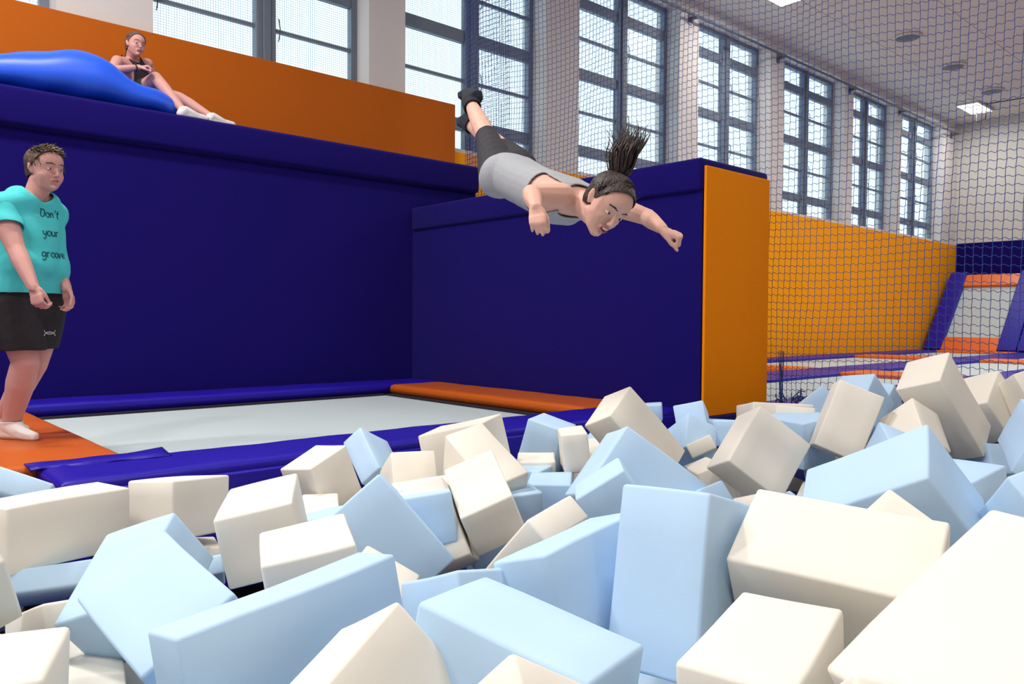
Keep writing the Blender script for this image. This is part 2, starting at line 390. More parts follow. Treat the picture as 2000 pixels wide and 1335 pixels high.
# ================================================================ far trampolines beyond the net
zf = -.10
tag(obj('trampoline_deck', nbox(6.35, 26.8, -3, 8.95, -.99, zf-.14), M['floor']), 'raised deck carrying the far trampolines', 'deck')
PX = [(6.45, 6.95), (11.95, 12.85), (18.3, 19.2), (23.4, 24.0)]
PY = [(8.25, 8.95), (5.60, 6.45), (3.25, 4.10), (.9, 1.75), (-1.5, -.7)]
k = 0
cols = [(6.95, 11.95), (12.85, 18.3), (19.2, 23.4)]
nm = ['nearest the net', 'in the middle column', 'before the leaning trampoline']
rn = ['along the orange board', 'in the second row from the board', 'in the third row from the board', 'in the fourth row from the board', 'in the last row']
for j, (y0, y1) in enumerate(PY):
    for i, (x0, x1) in enumerate(cols):
        k += 1
        pad(x0-.45, x1+.45, y0, y1, zf-.08, zf, M['pad_purple_bounce'], 'far blue pad %s, %s' % (rn[j], nm[i]), 10+k, res=.25, group='far blue floor pads')
    if j < len(PY)-1:
        for i, (x0, x1) in enumerate(cols):
            root = tag(empty('trampoline', ((x0+x1)/2, (y0+PY[j+1][1])/2, zf-.1)), 'far white trampoline bed %s, %s' % (['next to the wall pads', 'in the second row', 'in the third row', 'in the last row'][j], nm[i]), 'trampoline', 'far trampolines')
            rel(obj('bed', nbox(x0-.1, x1+.1, PY[j+1][1]-.1, y0+.1, zf-.07, zf-.055), M['bed']), root)
            bm = bmesh.new(); box(bm, x0-.15, x1+.15, y0-.02, y0+.12, zf-.13, zf-.085); box(bm, x0-.15, x1+.15, PY[j+1][1]-.12, PY[j+1][1]+.02, zf-.13, zf-.085)
            rel(obj('frame_rail', bm, M['metal']), root)
        for i, (x0, x1) in enumerate(PX):
            pad(x0, x1, PY[j+1][1]-.02, y0+.02, zf-.075, zf+.012, M['orange_vinyl_y'], 'far orange pad %s, %s' % (['next to the wall pads', 'in the second row', 'in the third row', 'in the last row'][j], ['just behind the net', 'in the middle', 'third from the net', 'before the leaning trampoline'][i]), 40+k*5+i, res=.25, group='far orange floor pads')
# leaning trampolines on the end wall
def leaning(yl, yr, label):
    lt = tag(empty('leaning_trampoline', (24.0, (yl+yr)/2, zf)), label, 'trampoline')
    A = Vector((24.05, 0, zf-.02)); B = Vector((26.0, 0, 2.0)); d = (B-A).normalized(); n = Vector((-d.z, 0, d.x))
    def quad(s0, s1, y0, y1, t0, t1, nm, m, bev=.02):
        bm = bmesh.new(); r = bmesh.ops.create_cube(bm, size=1); Ln = (B-A).length
        for v in r['verts']:
            v.co = A + d*Ln*(s0 if v.co.x < 0 else s1) + n*(t0 if v.co.z < 0 else t1) + Vector((0, y0 if v.co.y < 0 else y1, 0))
        bmesh.ops.bevel(bm, geom=bm.edges[:], offset=bev, segments=2, affect='EDGES', profile=.5)
        rel(obj(nm, bm, m), lt)
    quad(0.02, .98, yr+.2, yl-.2, .0, .02, 'bed', M['bed'], .004)
    quad(0, 1, yr-.1, yl+.1, -.12, -.01, 'backing', M['black'])
    quad(.86, 1.02, yr+.3, yl-.3, .02, .12, 'top_pad', M['orange_vinyl_y'])
    quad(-.02, .15, yr+.2, yl-.2, .02, .12, 'bottom_pad', M['orange_vinyl_y'])
    quad(-.02, 1.05, yl-.32, yl+.14, .02, .16, 'side_pad', M['blue_vinyl'])
    quad(-.02, 1.05, yr-.14, yr+.32, .02, .16, 'side_pad', M['blue_vinyl'])
leaning(8.65, 6.6, 'leaning white trampoline with orange end pads against the far wall')
leaning(6.3, 4.2, 'leaning trampoline cut off by the right edge of the photo')

# ================================================================ blue safety net
def build_net():
    root = tag(empty('safety_net', (6.2, 4, 0)), 'wide blue knotted safety net hanging between foam pit and far trampolines', 'net')
    def X(y, z):
        return 6.285 + .05*math.sin(y*2.3+.4)*min(1, .35+.15*max(0, z)) + .03*math.sin(y*5.1+z*.7) + .02*math.sin(z*2.2+y)
    def DZ(y, z):
        # cloth sags between its hanging points
        return -.05*(1-math.cos((y-1.2)*2*math.pi/1.55))*max(0, min(1, (z-1.6)/3)) + .02*math.sin(y*3.1+z*1.3) - .03*max(0, 3.0-y)*math.sin(z*.8)
    ys = []
    y = .15
    while y < 7.86:
        ys.append(y)
        y += .058 if y < 6.6 else (.05 if y < 7.55 else .026)
    z0, z1, dz = -.06, 6.40, .062
    nz = int((z1-z0)/dz)
    verts = []; faces = []
    def strand(pts, r):
        base = len(verts); n = len(pts)
        for i, p in enumerate(pts):
            d = (pts[min(i+1, n-1)]-pts[max(0, i-1)]).normalized()
            a = Vector((1, 0, 0)); b = d.cross(a).normalized(); a = b.cross(d)
            for k in range(3):
                t = 2*math.pi*k/3; verts.append(p+a*(math.cos(t)*r)+b*(math.sin(t)*r))
        for i in range(n-1):
            for k in range(3):
                faces.append((base+3*i+k, base+3*i+(k+1) % 3, base+3*i+3+(k+1) % 3, base+3*i+3+k))
    def N(i, j, back=False):
        y = ys[i]; z = z0+dz*j
        gather = max(0, 1-z/.9)*max(0, 1-abs(y-3.25)/.5)     # pulled together beside the block
        yy = y + gather*.35*(3.42-y)
        yy -= .035*(z-1.5)*max(0, min(1, (3.2-y)/2))
        return Vector((X(y, z), yy, z+DZ(y, z)))
    rnd = random.Random(5)
    for i in range(len(ys)):
        strand([N(i, j) + Vector((0, rnd.uniform(-.003, .003), 0)) for j in range(nz+1)], .0027)
    for j in range(nz+1):
        pts = []
        for i in range(len(ys)):
            p = N(i, j); pts.append(p + Vector((0, 0, 0)))
            if i < len(ys)-1:
                q = N(i+1, j); s = .0075 if j % 2 == 0 else .0065
                w = min(1, (ys[i+1]-ys[i])/.058)
                pts.append(p.lerp(q, .28)+Vector((0, 0, -s*w))); pts.append(p.lerp(q, .72)+Vector((0, 0, s*w)))
        strand(pts, .0027)
    # doubled-back end of the net next to the platform
    yb = [7.86-.05*k for k in range(17)]
    for y in yb:
        strand([Vector((6.33+.03*math.sin(y*7), y, z0+2.3+dz*2*j)) for j in range(34)], .0027)
    for j in range(66):
        strand([Vector((6.33+.03*math.sin(y*7), y, z0+2.3+dz*j+.01*math.sin(y*40))) for y in yb], .0027)
    me = bpy.data.meshes.new('net_mesh'); me.from_pydata([tuple(v) for v in verts], [], faces); me.update()
    o = link('net_mesh', me, M['net']); o['kind'] = 'stuff'; rel(o, root)
    b = bmesh.new(); tube(b, [(X(y, z1), y, z1+.01+DZ(y, z1)) for y in ys[::3]], .012, 6); rel(obj('head_rope', b, M['net']), root)
    b = bmesh.new()
    rr = random.Random(8)
    for k in range(26):      # slack of the net heaped on the floor by the block
        c = Vector((6.25+rr.uniform(-.05, .12), 3.35+rr.uniform(-.42, .12), -.03+rr.uniform(0, .05))); r = rr.uniform(.03, .075)
        ax = Vector((rr.uniform(-1, 1), rr.uniform(-1, 1), rr.uniform(.1, 1))).normalized(); u = ax.orthogonal().normalized(); v = ax.cross(u)
        tube(b, [c+u*math.cos(t*.7)*r+v*math.sin(t*.7)*r*.6+Vector((0, 0, .006*t)) for t in range(10)], .0045, 4, caps=False)
    for k in range(7):
        tube(b, [(6.27+.01*math.sin(k*2), 3.475-.005*k-.004*(k-3)*((z/8)**2)+.003*math.sin(z*2+k), z*.06-.04) for z in range(0, 9)], .003, 4, caps=False)
    rel(obj('slack_cords', b, M['net']), root)
build_net()

# ================================================================ bean bag on the platform
def bean_bag():
    # long soft bag: cross sections along x ; z on platform top
    zb = 2.565; n = 44; mr = 24
    key = [(.15, .02, .05), (.3, .14, .26), (.6, .23, .40), (1.0, .30, .46), (1.3, .36, .49), (1.55, .435, .50), (1.8, .49, .50), (1.95, .485, .49), (2.06, .42, .47), (2.17, .345, .45), (2.3, .295, .43), (2.45, .27, .40), (2.58, .245, .35), (2.68, .205, .29), (2.75, .14, .20), (2.79, .03, .05)]
    def interp(x):
        for i in range(len(key)-1):
            a, b = key[i], key[i+1]
            if x <= b[0]:
                t = (x-a[0])/(b[0]-a[0]); o = []
                for c in (1, 2):
                    m0 = (b[c]-key[i-1][c])/(b[0]-key[i-1][0]) if i else 2*(b[c]-a[c])/(b[0]-a[0])
                    m1 = (key[i+2][c]-a[c])/(key[i+2][0]-a[0]) if i+2 < len(key) else 2*(b[c]-a[c])/(b[0]-a[0])
                    L = b[0]-a[0]
                    o.append(max(.01, (2*t**3-3*t*t+1)*a[c]+(t**3-2*t*t+t)*L*m0+(-2*t**3+3*t*t)*b[c]+(t**3-t*t)*L*m1))
                return o
        return key[-1][1:]
    bm = bmesh.new(); rings = []
    for i in range(n+1):
        x = .15+(2.64)*i/n; h, w = interp(x); ring = []
        for k in range(mr):
            t = 2*math.pi*k/mr; c, s = math.cos(t), math.sin(t)
            yy = abs(c)**.8*math.copysign(1, c)*w; zz = abs(s)**.75*math.copysign(1, s)
            z = zb + h*(.42+zz*(.58 if zz > 0 else .42))
            wr = .008*math.sin(x*17+t*3)*math.sin(t*2)
            ring.append(bm.verts.new((x, 8.0+yy+.05*math.sin(x*2), z+wr)))
        rings.append(ring)
    for i in range(n):
        for k in range(mr): bm.faces.new((rings[i][k], rings[i][(k+1) % mr], rings[i+1][(k+1) % mr], rings[i+1][k]))
    bm.faces.new(rings[0][::-1]); bm.faces.new(rings[-1])
    root = tag(obj('bean_bag', bm, M['bag'], smooth=True), 'big bright blue bean bag lying on the high platform', 'bean bag')
    b = bmesh.new()
    pts = []
    for i in range(2, n-4):
        x = .15+2.64*i/n; h, w = interp(x); t = math.radians(-140+0)
        pts.append((x, 8.0-.90*w+.05*math.sin(x*2), zb+h*(.42+.58*.46)))
    tube(b, pts, .006, 5); obj('seam', b, M['bag'], root, smooth=True)
bean_bag()

# ================================================================ foam blocks
FOAM=[
('pale blue foam block poking out before the orange pad at the left edge','b',0.5324,3.4328,0.0602,-0.3134,-0.0335,0.5306,-0.7868,0.368,0.085,0.272),
('long white foam block lying left of the two-faced block along the blue pad','w',0.6258,3.0192,-0.0167,0.0060,0.1341,-0.9909,0.0079,0.410,0.196,0.218),
('white foam block standing corner-on against the front blue pad','w',1.0709,3.1218,-0.0395,0.9752,-0.0599,0.0479,0.2076,0.288,0.240,0.219),
('blue foam block with a dark right side beneath the big tilted blue slab','b',0.6680,2.2717,-0.0497,0.3926,-0.2725,-0.1703,0.8617,0.241,0.317,0.198),
('big smooth pale blue foam slab tilted on its corner at lower left','b',0.6524,1.8740,-0.0484,-0.0097,-0.2964,-0.1155,0.9480,0.235,0.367,0.296),
('cream foam block in deep shadow below the tilted blue slab','w',0.5098,2.1906,-0.3307,0.0220,0.9887,-0.1118,-0.0970,0.143,0.531,0.280),
('white foam block in the bottom left corner with a lilac side','w',0.1300,1.3657,0.0470,-0.1505,-0.0180,-0.0662,-0.9862,0.295,0.327,0.294),
('beige foam block cut by the left edge above the bottom corner block','w',0.1949,2.3589,0.0600,-0.6827,0.3940,-0.1547,-0.5956,0.300,0.300,0.300),
('flat teal-shaded blue foam slab under the long white block','b',0.5751,2.9692,-0.1999,-0.0528,-0.0869,-0.8522,-0.5133,0.310,0.077,0.269),
('beige foam block between the flat teal slab and the corner block','w',0.5958,2.5822,-0.3008,0.1066,0.6424,0.7438,-0.1507,0.312,0.305,0.281),
('upright white foam block with a slanted top left of centre','w',1.1125,2.4380,0.0100,0.1055,0.2463,0.9633,-0.0120,0.235,0.395,0.222),
('brilliant white foam block behind the long dented blue block','w',1.0035,1.9058,-0.0215,0.9738,0.0184,-0.0822,-0.2111,0.237,0.261,0.275),
('small blue foam corner between tilted blue slab and slanted white block','b',1.1313,2.9070,-0.2549,0.1245,0.1176,0.8435,0.5090,0.055,0.070,0.253),
('small cream foam corner low behind the tilted blue slab','w',1.1777,3.1295,-0.2383,0.0557,-0.1391,-0.9876,0.0479,0.083,0.263,0.073),
('long blue foam block stretching across the lower left front','b',0.7362,1.4891,-0.0021,-0.9942,0.0860,0.0485,-0.0433,0.501,0.137,0.281),
('cream foam block with a sharp ridge at the bottom edge, left of centre','w',0.7016,1.1404,-0.0133,0.6182,-0.3358,-0.0021,0.7107,0.220,0.290,0.282),
('pale blue foam slab lying flat at the bottom centre','b',0.9365,1.0158,0.0135,-0.0747,0.6109,0.7877,0.0257,0.356,0.213,0.297),
('white foam corner rising from the bottom edge under the flat blue slab','w',0.8112,0.8134,0.0985,-0.1153,-0.5566,-0.6518,0.5021,0.120,0.236,0.081),
('blue foam block tucked behind the flat pale blue slab','b',1.2417,1.4746,-0.0845,0.0775,0.7454,0.6393,-0.1723,0.302,0.301,0.292),
('blue foam block leaning left against the tall blue block','b',1.4554,1.3279,0.0161,0.9842,-0.1567,-0.0457,0.0682,0.426,0.175,0.286),
('cream foam block wedged between white block and leaning blue block','w',1.6657,1.7273,0.0031,-0.3687,0.9232,0.1036,0.0326,0.229,0.092,0.285),
('teal-shaded blue foam block left of the glaring white block at centre','b',1.7163,2.4099,-0.0476,-0.0612,-0.2969,-0.9500,0.0750,0.242,0.285,0.186),
('glaring white foam block tipped toward the viewer at the centre of the heap','w',1.9280,2.2885,-0.0012,-0.9296,-0.1262,0.2417,0.2480,0.207,0.331,0.194),
('blue foam block turned like a diamond left of centre','b',1.5409,2.3473,-0.0869,-0.6253,0.5799,-0.5167,-0.0762,0.392,0.246,0.302),
('white foam block with a glowing tan side beside the blue pad','w',1.7703,3.2692,-0.0610,-0.1521,-0.6101,-0.7697,-0.1103,0.211,0.232,0.267),
('pale blue foam block peaking before the white trampoline bed','b',2.1640,3.4456,-0.0392,0.1901,0.4807,0.7488,-0.4148,0.128,0.225,0.296),
('squarish cream foam block right of the pale blue peak','w',2.0511,2.9760,-0.0988,0.9531,-0.2388,0.0632,-0.1751,0.204,0.286,0.294),
('flat cream foam block under the squarish cream block','w',1.9596,2.6806,-0.0326,0.9738,-0.0445,-0.0318,-0.2207,0.295,0.277,0.077),
('small cream foam block right of the slanted white block','w',1.6489,3.0720,-0.2406,-0.2307,0.0056,0.0954,-0.9683,0.155,0.220,0.283),
('sunken blue foam block under the small cream block','b',1.5763,2.8985,-0.1388,0.9640,-0.0590,-0.0338,-0.2570,0.170,0.266,0.070),
('white foam block lying behind the leaning cream block by the blue pad','w',2.4952,3.1047,0.0156,-0.1057,-0.4778,-0.8709,0.0458,0.355,0.315,0.298),
('long cream foam block leaning over the white block by the pad','w',2.1935,2.6116,0.0056,-0.2537,0.9555,-0.0483,0.1427,0.193,0.365,0.285),
('blue foam block with a trapezoid face before the right orange pad','b',3.1913,3.2332,-0.0336,-0.1127,0.5262,0.8397,0.0730,0.220,0.272,0.295),
('slim upright cream foam block beside the cream mountain-like block','w',2.9232,2.7604,0.0324,-0.0474,-0.3490,-0.9357,0.0199,0.135,0.284,0.196),
('large cream foam block peaking like a mountain before the blue side wall','w',3.2961,2.6614,0.0645,0.9347,-0.1846,-0.3038,0.0039,0.252,0.216,0.479),
('small grey blue foam block behind the mountain-like cream block','b',4.0548,3.1270,0.1051,-0.0175,-0.4431,-0.8957,0.0322,0.114,0.282,0.106),
('blue foam block with a pointed top right of centre','b',2.2681,1.8341,0.0674,-0.7536,0.4346,0.1078,-0.4812,0.255,0.302,0.363),
('blue foam block with a roof-like ridge touching the tall blue block','b',2.0510,1.7111,0.0401,-0.2790,-0.3622,-0.8845,0.0932,0.189,0.186,0.298),
('flat blue foam block low between leaning cream and pointed blue blocks','b',2.6402,2.6397,-0.2050,-0.0193,-0.3970,-0.9176,0.0018,0.207,0.284,0.286),
('half sunken blue foam block right of the glaring white block','b',2.1779,2.5107,-0.1535,-0.0244,-0.1702,-0.9841,-0.0444,0.299,0.304,0.289),
('teal-sided flat blue foam block behind the low flat blue one','b',2.7664,2.8801,-0.1976,-0.0097,-0.5490,-0.8356,-0.0162,0.146,0.220,0.286),
('flat cream foam block at the foot of the trapezoid blue block','w',2.8711,2.9791,-0.1720,-0.0173,-0.3737,-0.9272,-0.0185,0.200,0.239,0.287),
('chunky grey blue foam block before the orange end panel','b',3.8737,2.7298,-0.0496,0.0376,-0.7726,-0.5165,0.3673,0.281,0.208,0.242),
('grey blue foam slab under the orange end panel','b',4.2673,2.7556,-0.0051,0.5707,-0.6357,0.3818,-0.3527,0.218,0.159,0.292),
('flat lilac white foam block below the chunky grey blue one','w',3.8524,2.6174,-0.0407,-0.7551,-0.4639,0.4172,0.2014,0.150,0.085,0.281),
('flat pale blue foam block left of the cream pyramid','b',4.1397,2.8608,-0.0085,0.2028,0.8463,-0.4922,0.0168,0.187,0.304,0.325),
('cream foam block half under the cream pyramid on its left','w',3.5224,2.3232,-0.1912,0.9187,-0.1010,-0.1751,-0.3393,0.141,0.330,0.288),
('cream foam block pointing up like a pyramid right of centre','w',3.4460,2.0153,0.0363,-0.8809,0.2476,0.3749,0.1491,0.337,0.225,0.316),
('tall cream foam block leaning right of the cream pyramid','w',4.6268,2.1334,0.0968,0.8601,0.0160,0.1994,-0.4693,0.263,0.268,0.413),
('blue foam block with a teal side behind the tall cream block','b',5.4057,2.3840,0.1194,0.6661,-0.3183,-0.2033,0.6432,0.250,0.303,0.302),
('blue foam tip in front of the blue net','b',5.8432,2.8918,0.0331,0.1423,-0.5480,-0.4195,0.7095,0.250,0.239,0.296),
('long pale foam block lying at the foot of the orange end panel','w',5.0316,2.8235,-0.0374,0.9413,-0.0809,0.0562,-0.3228,0.428,0.322,0.294),
('thin pale foam slab under the long pale block','w',4.8585,2.5822,0.0717,0.3077,0.4155,0.6616,0.5431,0.246,0.091,0.286),
('blue foam cube under the thin pale slab, right of the pyramid','b',4.7062,2.4587,-0.0482,0.0325,0.7755,0.6274,0.0626,0.301,0.301,0.294),
('tallest grey white foam block standing over the heap at right','w',5.1191,1.7529,0.1777,-0.3001,-0.6525,-0.6887,-0.0997,0.258,0.296,0.573),
('cream foam block with a rounded back in front of the tallest block','w',4.7352,1.7816,0.0433,0.4988,-0.4996,-0.0758,0.7041,0.245,0.303,0.212),
('white foam block right of the tallest block','w',5.7999,1.7534,0.1209,-0.6793,0.3265,0.0955,-0.6503,0.305,0.343,0.316),
('grey cream foam block at the upper right edge of the heap','w',5.8372,1.4580,0.2000,-0.4602,0.7867,0.1862,-0.3669,0.307,0.355,0.282),
('blue foam block standing at the right edge','b',4.2327,0.9919,0.1297,-0.4899,0.4563,-0.3018,-0.6788,0.248,0.784,0.298),
('deep teal foam block in shade under the tallest block','b',5.2761,1.5764,-0.1472,0.9523,-0.1720,0.0738,-0.2411,0.152,0.247,0.184),
('pale sea blue foam block sunk beside the large blue block at right','b',3.3578,1.1179,-0.0253,-0.6931,0.7157,-0.0016,0.0859,0.299,0.295,0.301),
('pale blue foam block behind the huge cream block at right','b',2.6376,0.5857,0.0944,0.6328,-0.0755,0.5969,-0.4874,0.309,0.347,0.297),
('large pale blue foam block lying right of the cream pyramid','b',2.4714,0.9931,0.1171,0.3432,0.5863,0.7328,0.0386,0.416,0.266,0.317),
('white foam peak sticking up behind the broad white block','w',2.1385,0.8293,0.1050,0.1523,-0.4223,-0.2064,0.8694,0.142,0.169,0.281),
('broad white foam block right of the tall blue block','w',1.7245,0.8005,0.0903,-0.7540,-0.2124,0.1376,0.6062,0.412,0.245,0.310),
('white foam block at the bottom under the broad white block','w',1.2715,0.7188,0.0007,-0.6237,0.0312,0.0190,-0.7808,0.196,0.355,0.281),
('huge cream foam block filling the bottom right corner','w',1.3868,0.3525,0.1312,0.1743,-0.2684,0.0574,0.9457,0.429,0.267,0.324),
('white foam corner at the bottom edge under the huge cream block','w',1.0779,0.4466,0.1683,-0.0178,-0.9088,-0.2976,0.2919,0.174,0.096,0.050),
('tall blue foam block standing upright right of centre','b',1.5597,1.0985,0.0689,0.0760,-0.6459,-0.7476,0.1347,0.228,0.301,0.411),
('small blue foam tip right of the pointed blue block','b',2.4256,1.7107,-0.0261,-0.1179,0.0878,-0.4616,0.8748,0.279,0.111,0.291),
('cream foam sliver between tall blue and broad white blocks','w',2.8939,1.6755,-0.1811,-0.0932,-0.8945,0.4280,-0.0899,0.130,0.363,0.288),
('white foam tip below the diamond-turned blue block','w',1.2311,2.0250,-0.1878,-0.0579,0.8988,-0.3622,-0.2400,0.196,0.277,0.289),
('cream foam tip sunk below the glaring white block','w',1.7490,2.4272,-0.1286,-0.1192,-0.3486,-0.8950,0.2514,0.296,0.300,0.311),
('dark blue foam block deep in the gap below the teal-shaded block','b',2.0644,2.5906,-0.2679,0.8757,0.3865,-0.2832,-0.0593,0.105,0.088,0.268),
('pale blue foam block behind the left side of the tallest block','b',5.6396,2.4078,0.0600,-0.2548,-0.2938,-0.6650,0.6376,0.300,0.300,0.300),
('blue grey foam block in the gap below the tall cream block','b',3.9088,1.4973,0.0450,-0.4418,0.4827,-0.2695,-0.7065,0.164,0.512,0.298),
(None,'b',-0.287,0.871,-0.179,-0.2171,-0.5703,-0.4875,0.6244,0.253,0.242,0.282),
(None,'w',3.560,0.936,-0.093,0.0688,0.4396,-0.5108,0.7356,0.269,0.230,0.335),
(None,'w',-0.610,2.835,-0.248,-0.3668,0.1581,0.4132,0.8184,0.272,0.276,0.314),
(None,'w',-0.065,3.332,-0.236,0.4527,0.0308,0.4232,-0.7843,0.202,0.287,0.335),
(None,'w',4.049,-0.632,-0.395,-0.3636,-0.0074,0.2827,-0.8876,0.239,0.288,0.295),
(None,'b',0.535,0.168,-0.396,0.2321,0.2317,0.2508,0.9108,0.244,0.271,0.312),
(None,'w',1.300,-0.953,-0.294,0.2843,-0.5379,0.5138,-0.6049,0.265,0.275,0.283),
(None,'b',-0.850,2.369,-0.133,-0.2962,0.1050,0.2314,0.9207,0.248,0.268,0.298),
(None,'w',-0.756,1.148,-0.094,-0.2285,0.4057,-0.4122,-0.7831,0.236,0.254,0.396),
(None,'w',3.180,0.448,-0.209,0.1586,-0.3048,0.2964,0.8911,0.243,0.230,0.327),
(None,'w',3.870,1.080,-0.305,-0.6062,-0.3289,0.3326,-0.6432,0.229,0.261,0.271),
(None,'b',3.130,-1.455,-0.402,-0.2944,-0.4369,0.5571,-0.6419,0.207,0.273,0.389),
(None,'w',1.981,-1.019,-0.059,-0.0835,-0.5275,-0.3633,0.7634,0.236,0.297,0.287),
(None,'w',4.478,0.764,-0.210,-0.0099,-0.6427,-0.1448,0.7523,0.229,0.273,0.286),
(None,'b',0.108,1.261,-0.419,0.3614,-0.5953,-0.0064,-0.7176,0.235,0.237,0.402),
(None,'w',3.928,1.781,-0.258,-0.0858,-0.5796,-0.3616,-0.7253,0.217,0.244,0.354),
(None,'b',4.816,0.318,-0.271,0.4286,0.4046,-0.0550,0.8059,0.249,0.270,0.284),
(None,'w',-1.048,1.749,-0.230,0.3223,0.4995,0.5028,0.6275,0.229,0.229,0.284),
(None,'w',5.426,0.187,-0.170,0.2454,0.1652,-0.6735,0.6774,0.226,0.266,0.313),
(None,'w',4.702,-1.540,-0.418,-0.4285,-0.1765,0.6159,0.6371,0.254,0.284,0.300),
(None,'w',-0.876,-0.175,-0.028,0.3342,-0.4555,-0.1139,-0.8172,0.247,0.275,0.367),
(None,'w',3.337,2.962,-0.152,-0.1132,-0.1344,-0.6730,-0.7185,0.257,0.270,0.415),
(None,'b',5.444,-0.811,-0.309,-0.4421,-0.0712,0.5047,-0.7381,0.277,0.280,0.406),
(None,'w',2.725,-0.884,-0.080,-0.0816,-0.5369,-0.5220,-0.6577,0.251,0.279,0.354),
(None,'b',-0.760,2.163,-0.339,0.6003,-0.2252,0.1225,-0.7575,0.257,0.233,0.331),
(None,'b',2.816,1.198,-0.028,0.2662,-0.4234,-0.0184,0.8657,0.201,0.288,0.375),
(None,'w',0.845,0.466,-0.350,0.2946,-0.2482,-0.5521,0.7394,0.243,0.263,0.316),
(None,'b',3.849,0.781,-0.257,0.0419,-0.1961,-0.0042,0.9797,0.224,0.296,0.318),
(None,'w',3.822,-0.542,-0.074,0.3313,-0.2325,0.2041,0.8913,0.203,0.241,0.286),
(None,'w',4.477,-0.504,-0.245,0.3478,0.5762,-0.2711,0.6881,0.202,0.244,0.383),
(None,'b',3.030,0.146,-0.293,0.3535,0.1347,0.3511,0.8565,0.233,0.245,0.276),
(None,'w',4.935,2.354,-0.270,-0.4525,-0.0195,-0.6254,0.6354,0.201,0.272,0.325),
(None,'b',-1.030,1.102,-0.352,0.0801,0.0203,0.4270,0.9005,0.243,0.247,0.289),
(None,'w',1.780,-0.298,-0.048,0.2160,-0.3101,-0.6182,0.6892,0.255,0.264,0.353),
(None,'w',0.244,2.208,-0.270,-0.1938,0.0527,-0.3989,-0.8947,0.228,0.279,0.395),
(None,'w',-1.091,2.152,-0.033,0.2364,0.5094,0.3153,0.7650,0.237,0.299,0.308),
(None,'b',5.463,-1.457,-0.365,0.5936,-0.0657,-0.2390,-0.7656,0.232,0.220,0.306),
(None,'b',3.168,1.413,-0.160,0.0230,-0.6272,0.2267,0.7448,0.213,0.284,0.382),
(None,'w',3.609,0.463,-0.230,0.1397,-0.1971,0.2889,-0.9264,0.241,0.293,0.365),
(None,'w',3.434,-0.899,-0.397,-0.4451,-0.5385,-0.3740,0.6100,0.278,0.279,0.390),
(None,'b',-0.942,2.971,-0.325,-0.0815,0.6134,-0.0098,-0.7855,0.234,0.270,0.397),
(None,'w',0.591,-1.562,-0.068,-0.3662,-0.1749,0.0613,-0.9119,0.227,0.291,0.365),
(None,'b',1.595,-1.091,-0.138,0.5541,0.0207,-0.2905,0.7798,0.248,0.232,0.370),
(None,'w',-0.189,1.352,-0.337,0.3208,-0.5694,0.1071,0.7492,0.238,0.256,0.374),
(None,'w',4.221,0.602,-0.124,-0.3511,0.4480,-0.4853,0.6637,0.277,0.280,0.364),
(None,'w',1.754,0.557,-0.145,0.4028,0.4087,0.5299,-0.6245,0.210,0.234,0.365),
(None,'b',2.745,2.235,-0.117,0.4820,0.1180,-0.5945,-0.6327,0.237,0.222,0.417),
(None,'w',3.308,-1.185,-0.375,-0.6252,-0.2939,-0.2604,-0.6745,0.262,0.293,0.378),
(None,'w',5.625,-1.466,-0.061,0.6102,-0.1123,-0.5181,-0.5887,0.206,0.279,0.267),
(None,'w',-0.127,2.618,-0.053,-0.4833,-0.3886,0.2155,-0.7543,0.247,0.284,0.419),
(None,'w',0.629,-1.222,-0.338,0.3901,0.4775,-0.2007,0.7612,0.245,0.292,0.261),
(None,'b',0.738,-0.777,-0.033,-0.5659,0.1992,-0.1177,-0.7913,0.266,0.238,0.288),
(None,'w',2.089,-0.740,-0.293,-0.0831,-0.4705,0.4309,0.7655,0.223,0.229,0.357),
(None,'w',2.119,1.469,-0.113,-0.6676,0.1082,0.0668,0.7336,0.266,0.273,0.375),
(None,'b',2.803,-0.353,-0.158,-0.4045,0.1992,-0.5590,0.6959,0.236,0.228,0.401),
(None,'w',2.471,0.143,-0.034,0.4590,-0.1158,-0.5120,0.7168,0.228,0.299,0.355),
(None,'w',1.431,0.540,-0.387,0.2184,0.1510,-0.5293,0.8058,0.213,0.222,0.419),
(None,'b',5.095,0.214,-0.387,-0.1163,0.4626,-0.4961,-0.7255,0.257,0.293,0.370),
(None,'w',5.829,2.342,-0.232,0.6399,-0.1186,-0.4906,0.5794,0.266,0.230,0.305),
(None,'w',2.041,-1.556,-0.414,0.1860,-0.6563,0.5092,-0.5248,0.227,0.256,0.385),
(None,'b',-1.075,2.898,-0.066,0.1464,0.0339,0.4971,-0.8546,0.205,0.288,0.344),
(None,'w',4.310,-1.112,-0.188,0.2263,0.4340,0.4133,0.7679,0.257,0.229,0.319),
(None,'w',-0.872,-0.891,-0.190,0.0815,0.6460,-0.1378,0.7464,0.220,0.229,0.368),
(None,'w',-0.516,2.064,-0.181,-0.0767,-0.3801,-0.0286,-0.9213,0.273,0.246,0.331),
(None,'w',0.378,1.773,-0.412,-0.3053,-0.5081,-0.1533,-0.7907,0.278,0.245,0.272),
(None,'w',2.652,1.806,-0.192,-0.2882,0.4438,-0.5434,0.6517,0.253,0.248,0.342),
(None,'w',-0.541,1.466,-0.093,0.1087,0.2042,0.6023,-0.7640,0.256,0.231,0.418),
(None,'w',1.313,-0.442,-0.043,0.6705,-0.1145,-0.2153,0.7007,0.273,0.293,0.344),
(None,'b',0.347,-0.908,-0.140,0.2286,0.1445,0.6749,0.6866,0.257,0.281,0.418),
(None,'w',4.353,1.740,-0.200,-0.2795,-0.5090,0.2612,-0.7711,0.231,0.299,0.405),
(None,'w',0.030,1.728,-0.004,-0.4828,0.4775,0.2978,0.6710,0.23,0.32,0.35),
(None,'w',-0.043,1.991,-0.276,0.5437,-0.1707,0.4144,-0.7096,0.26,0.26,0.30),
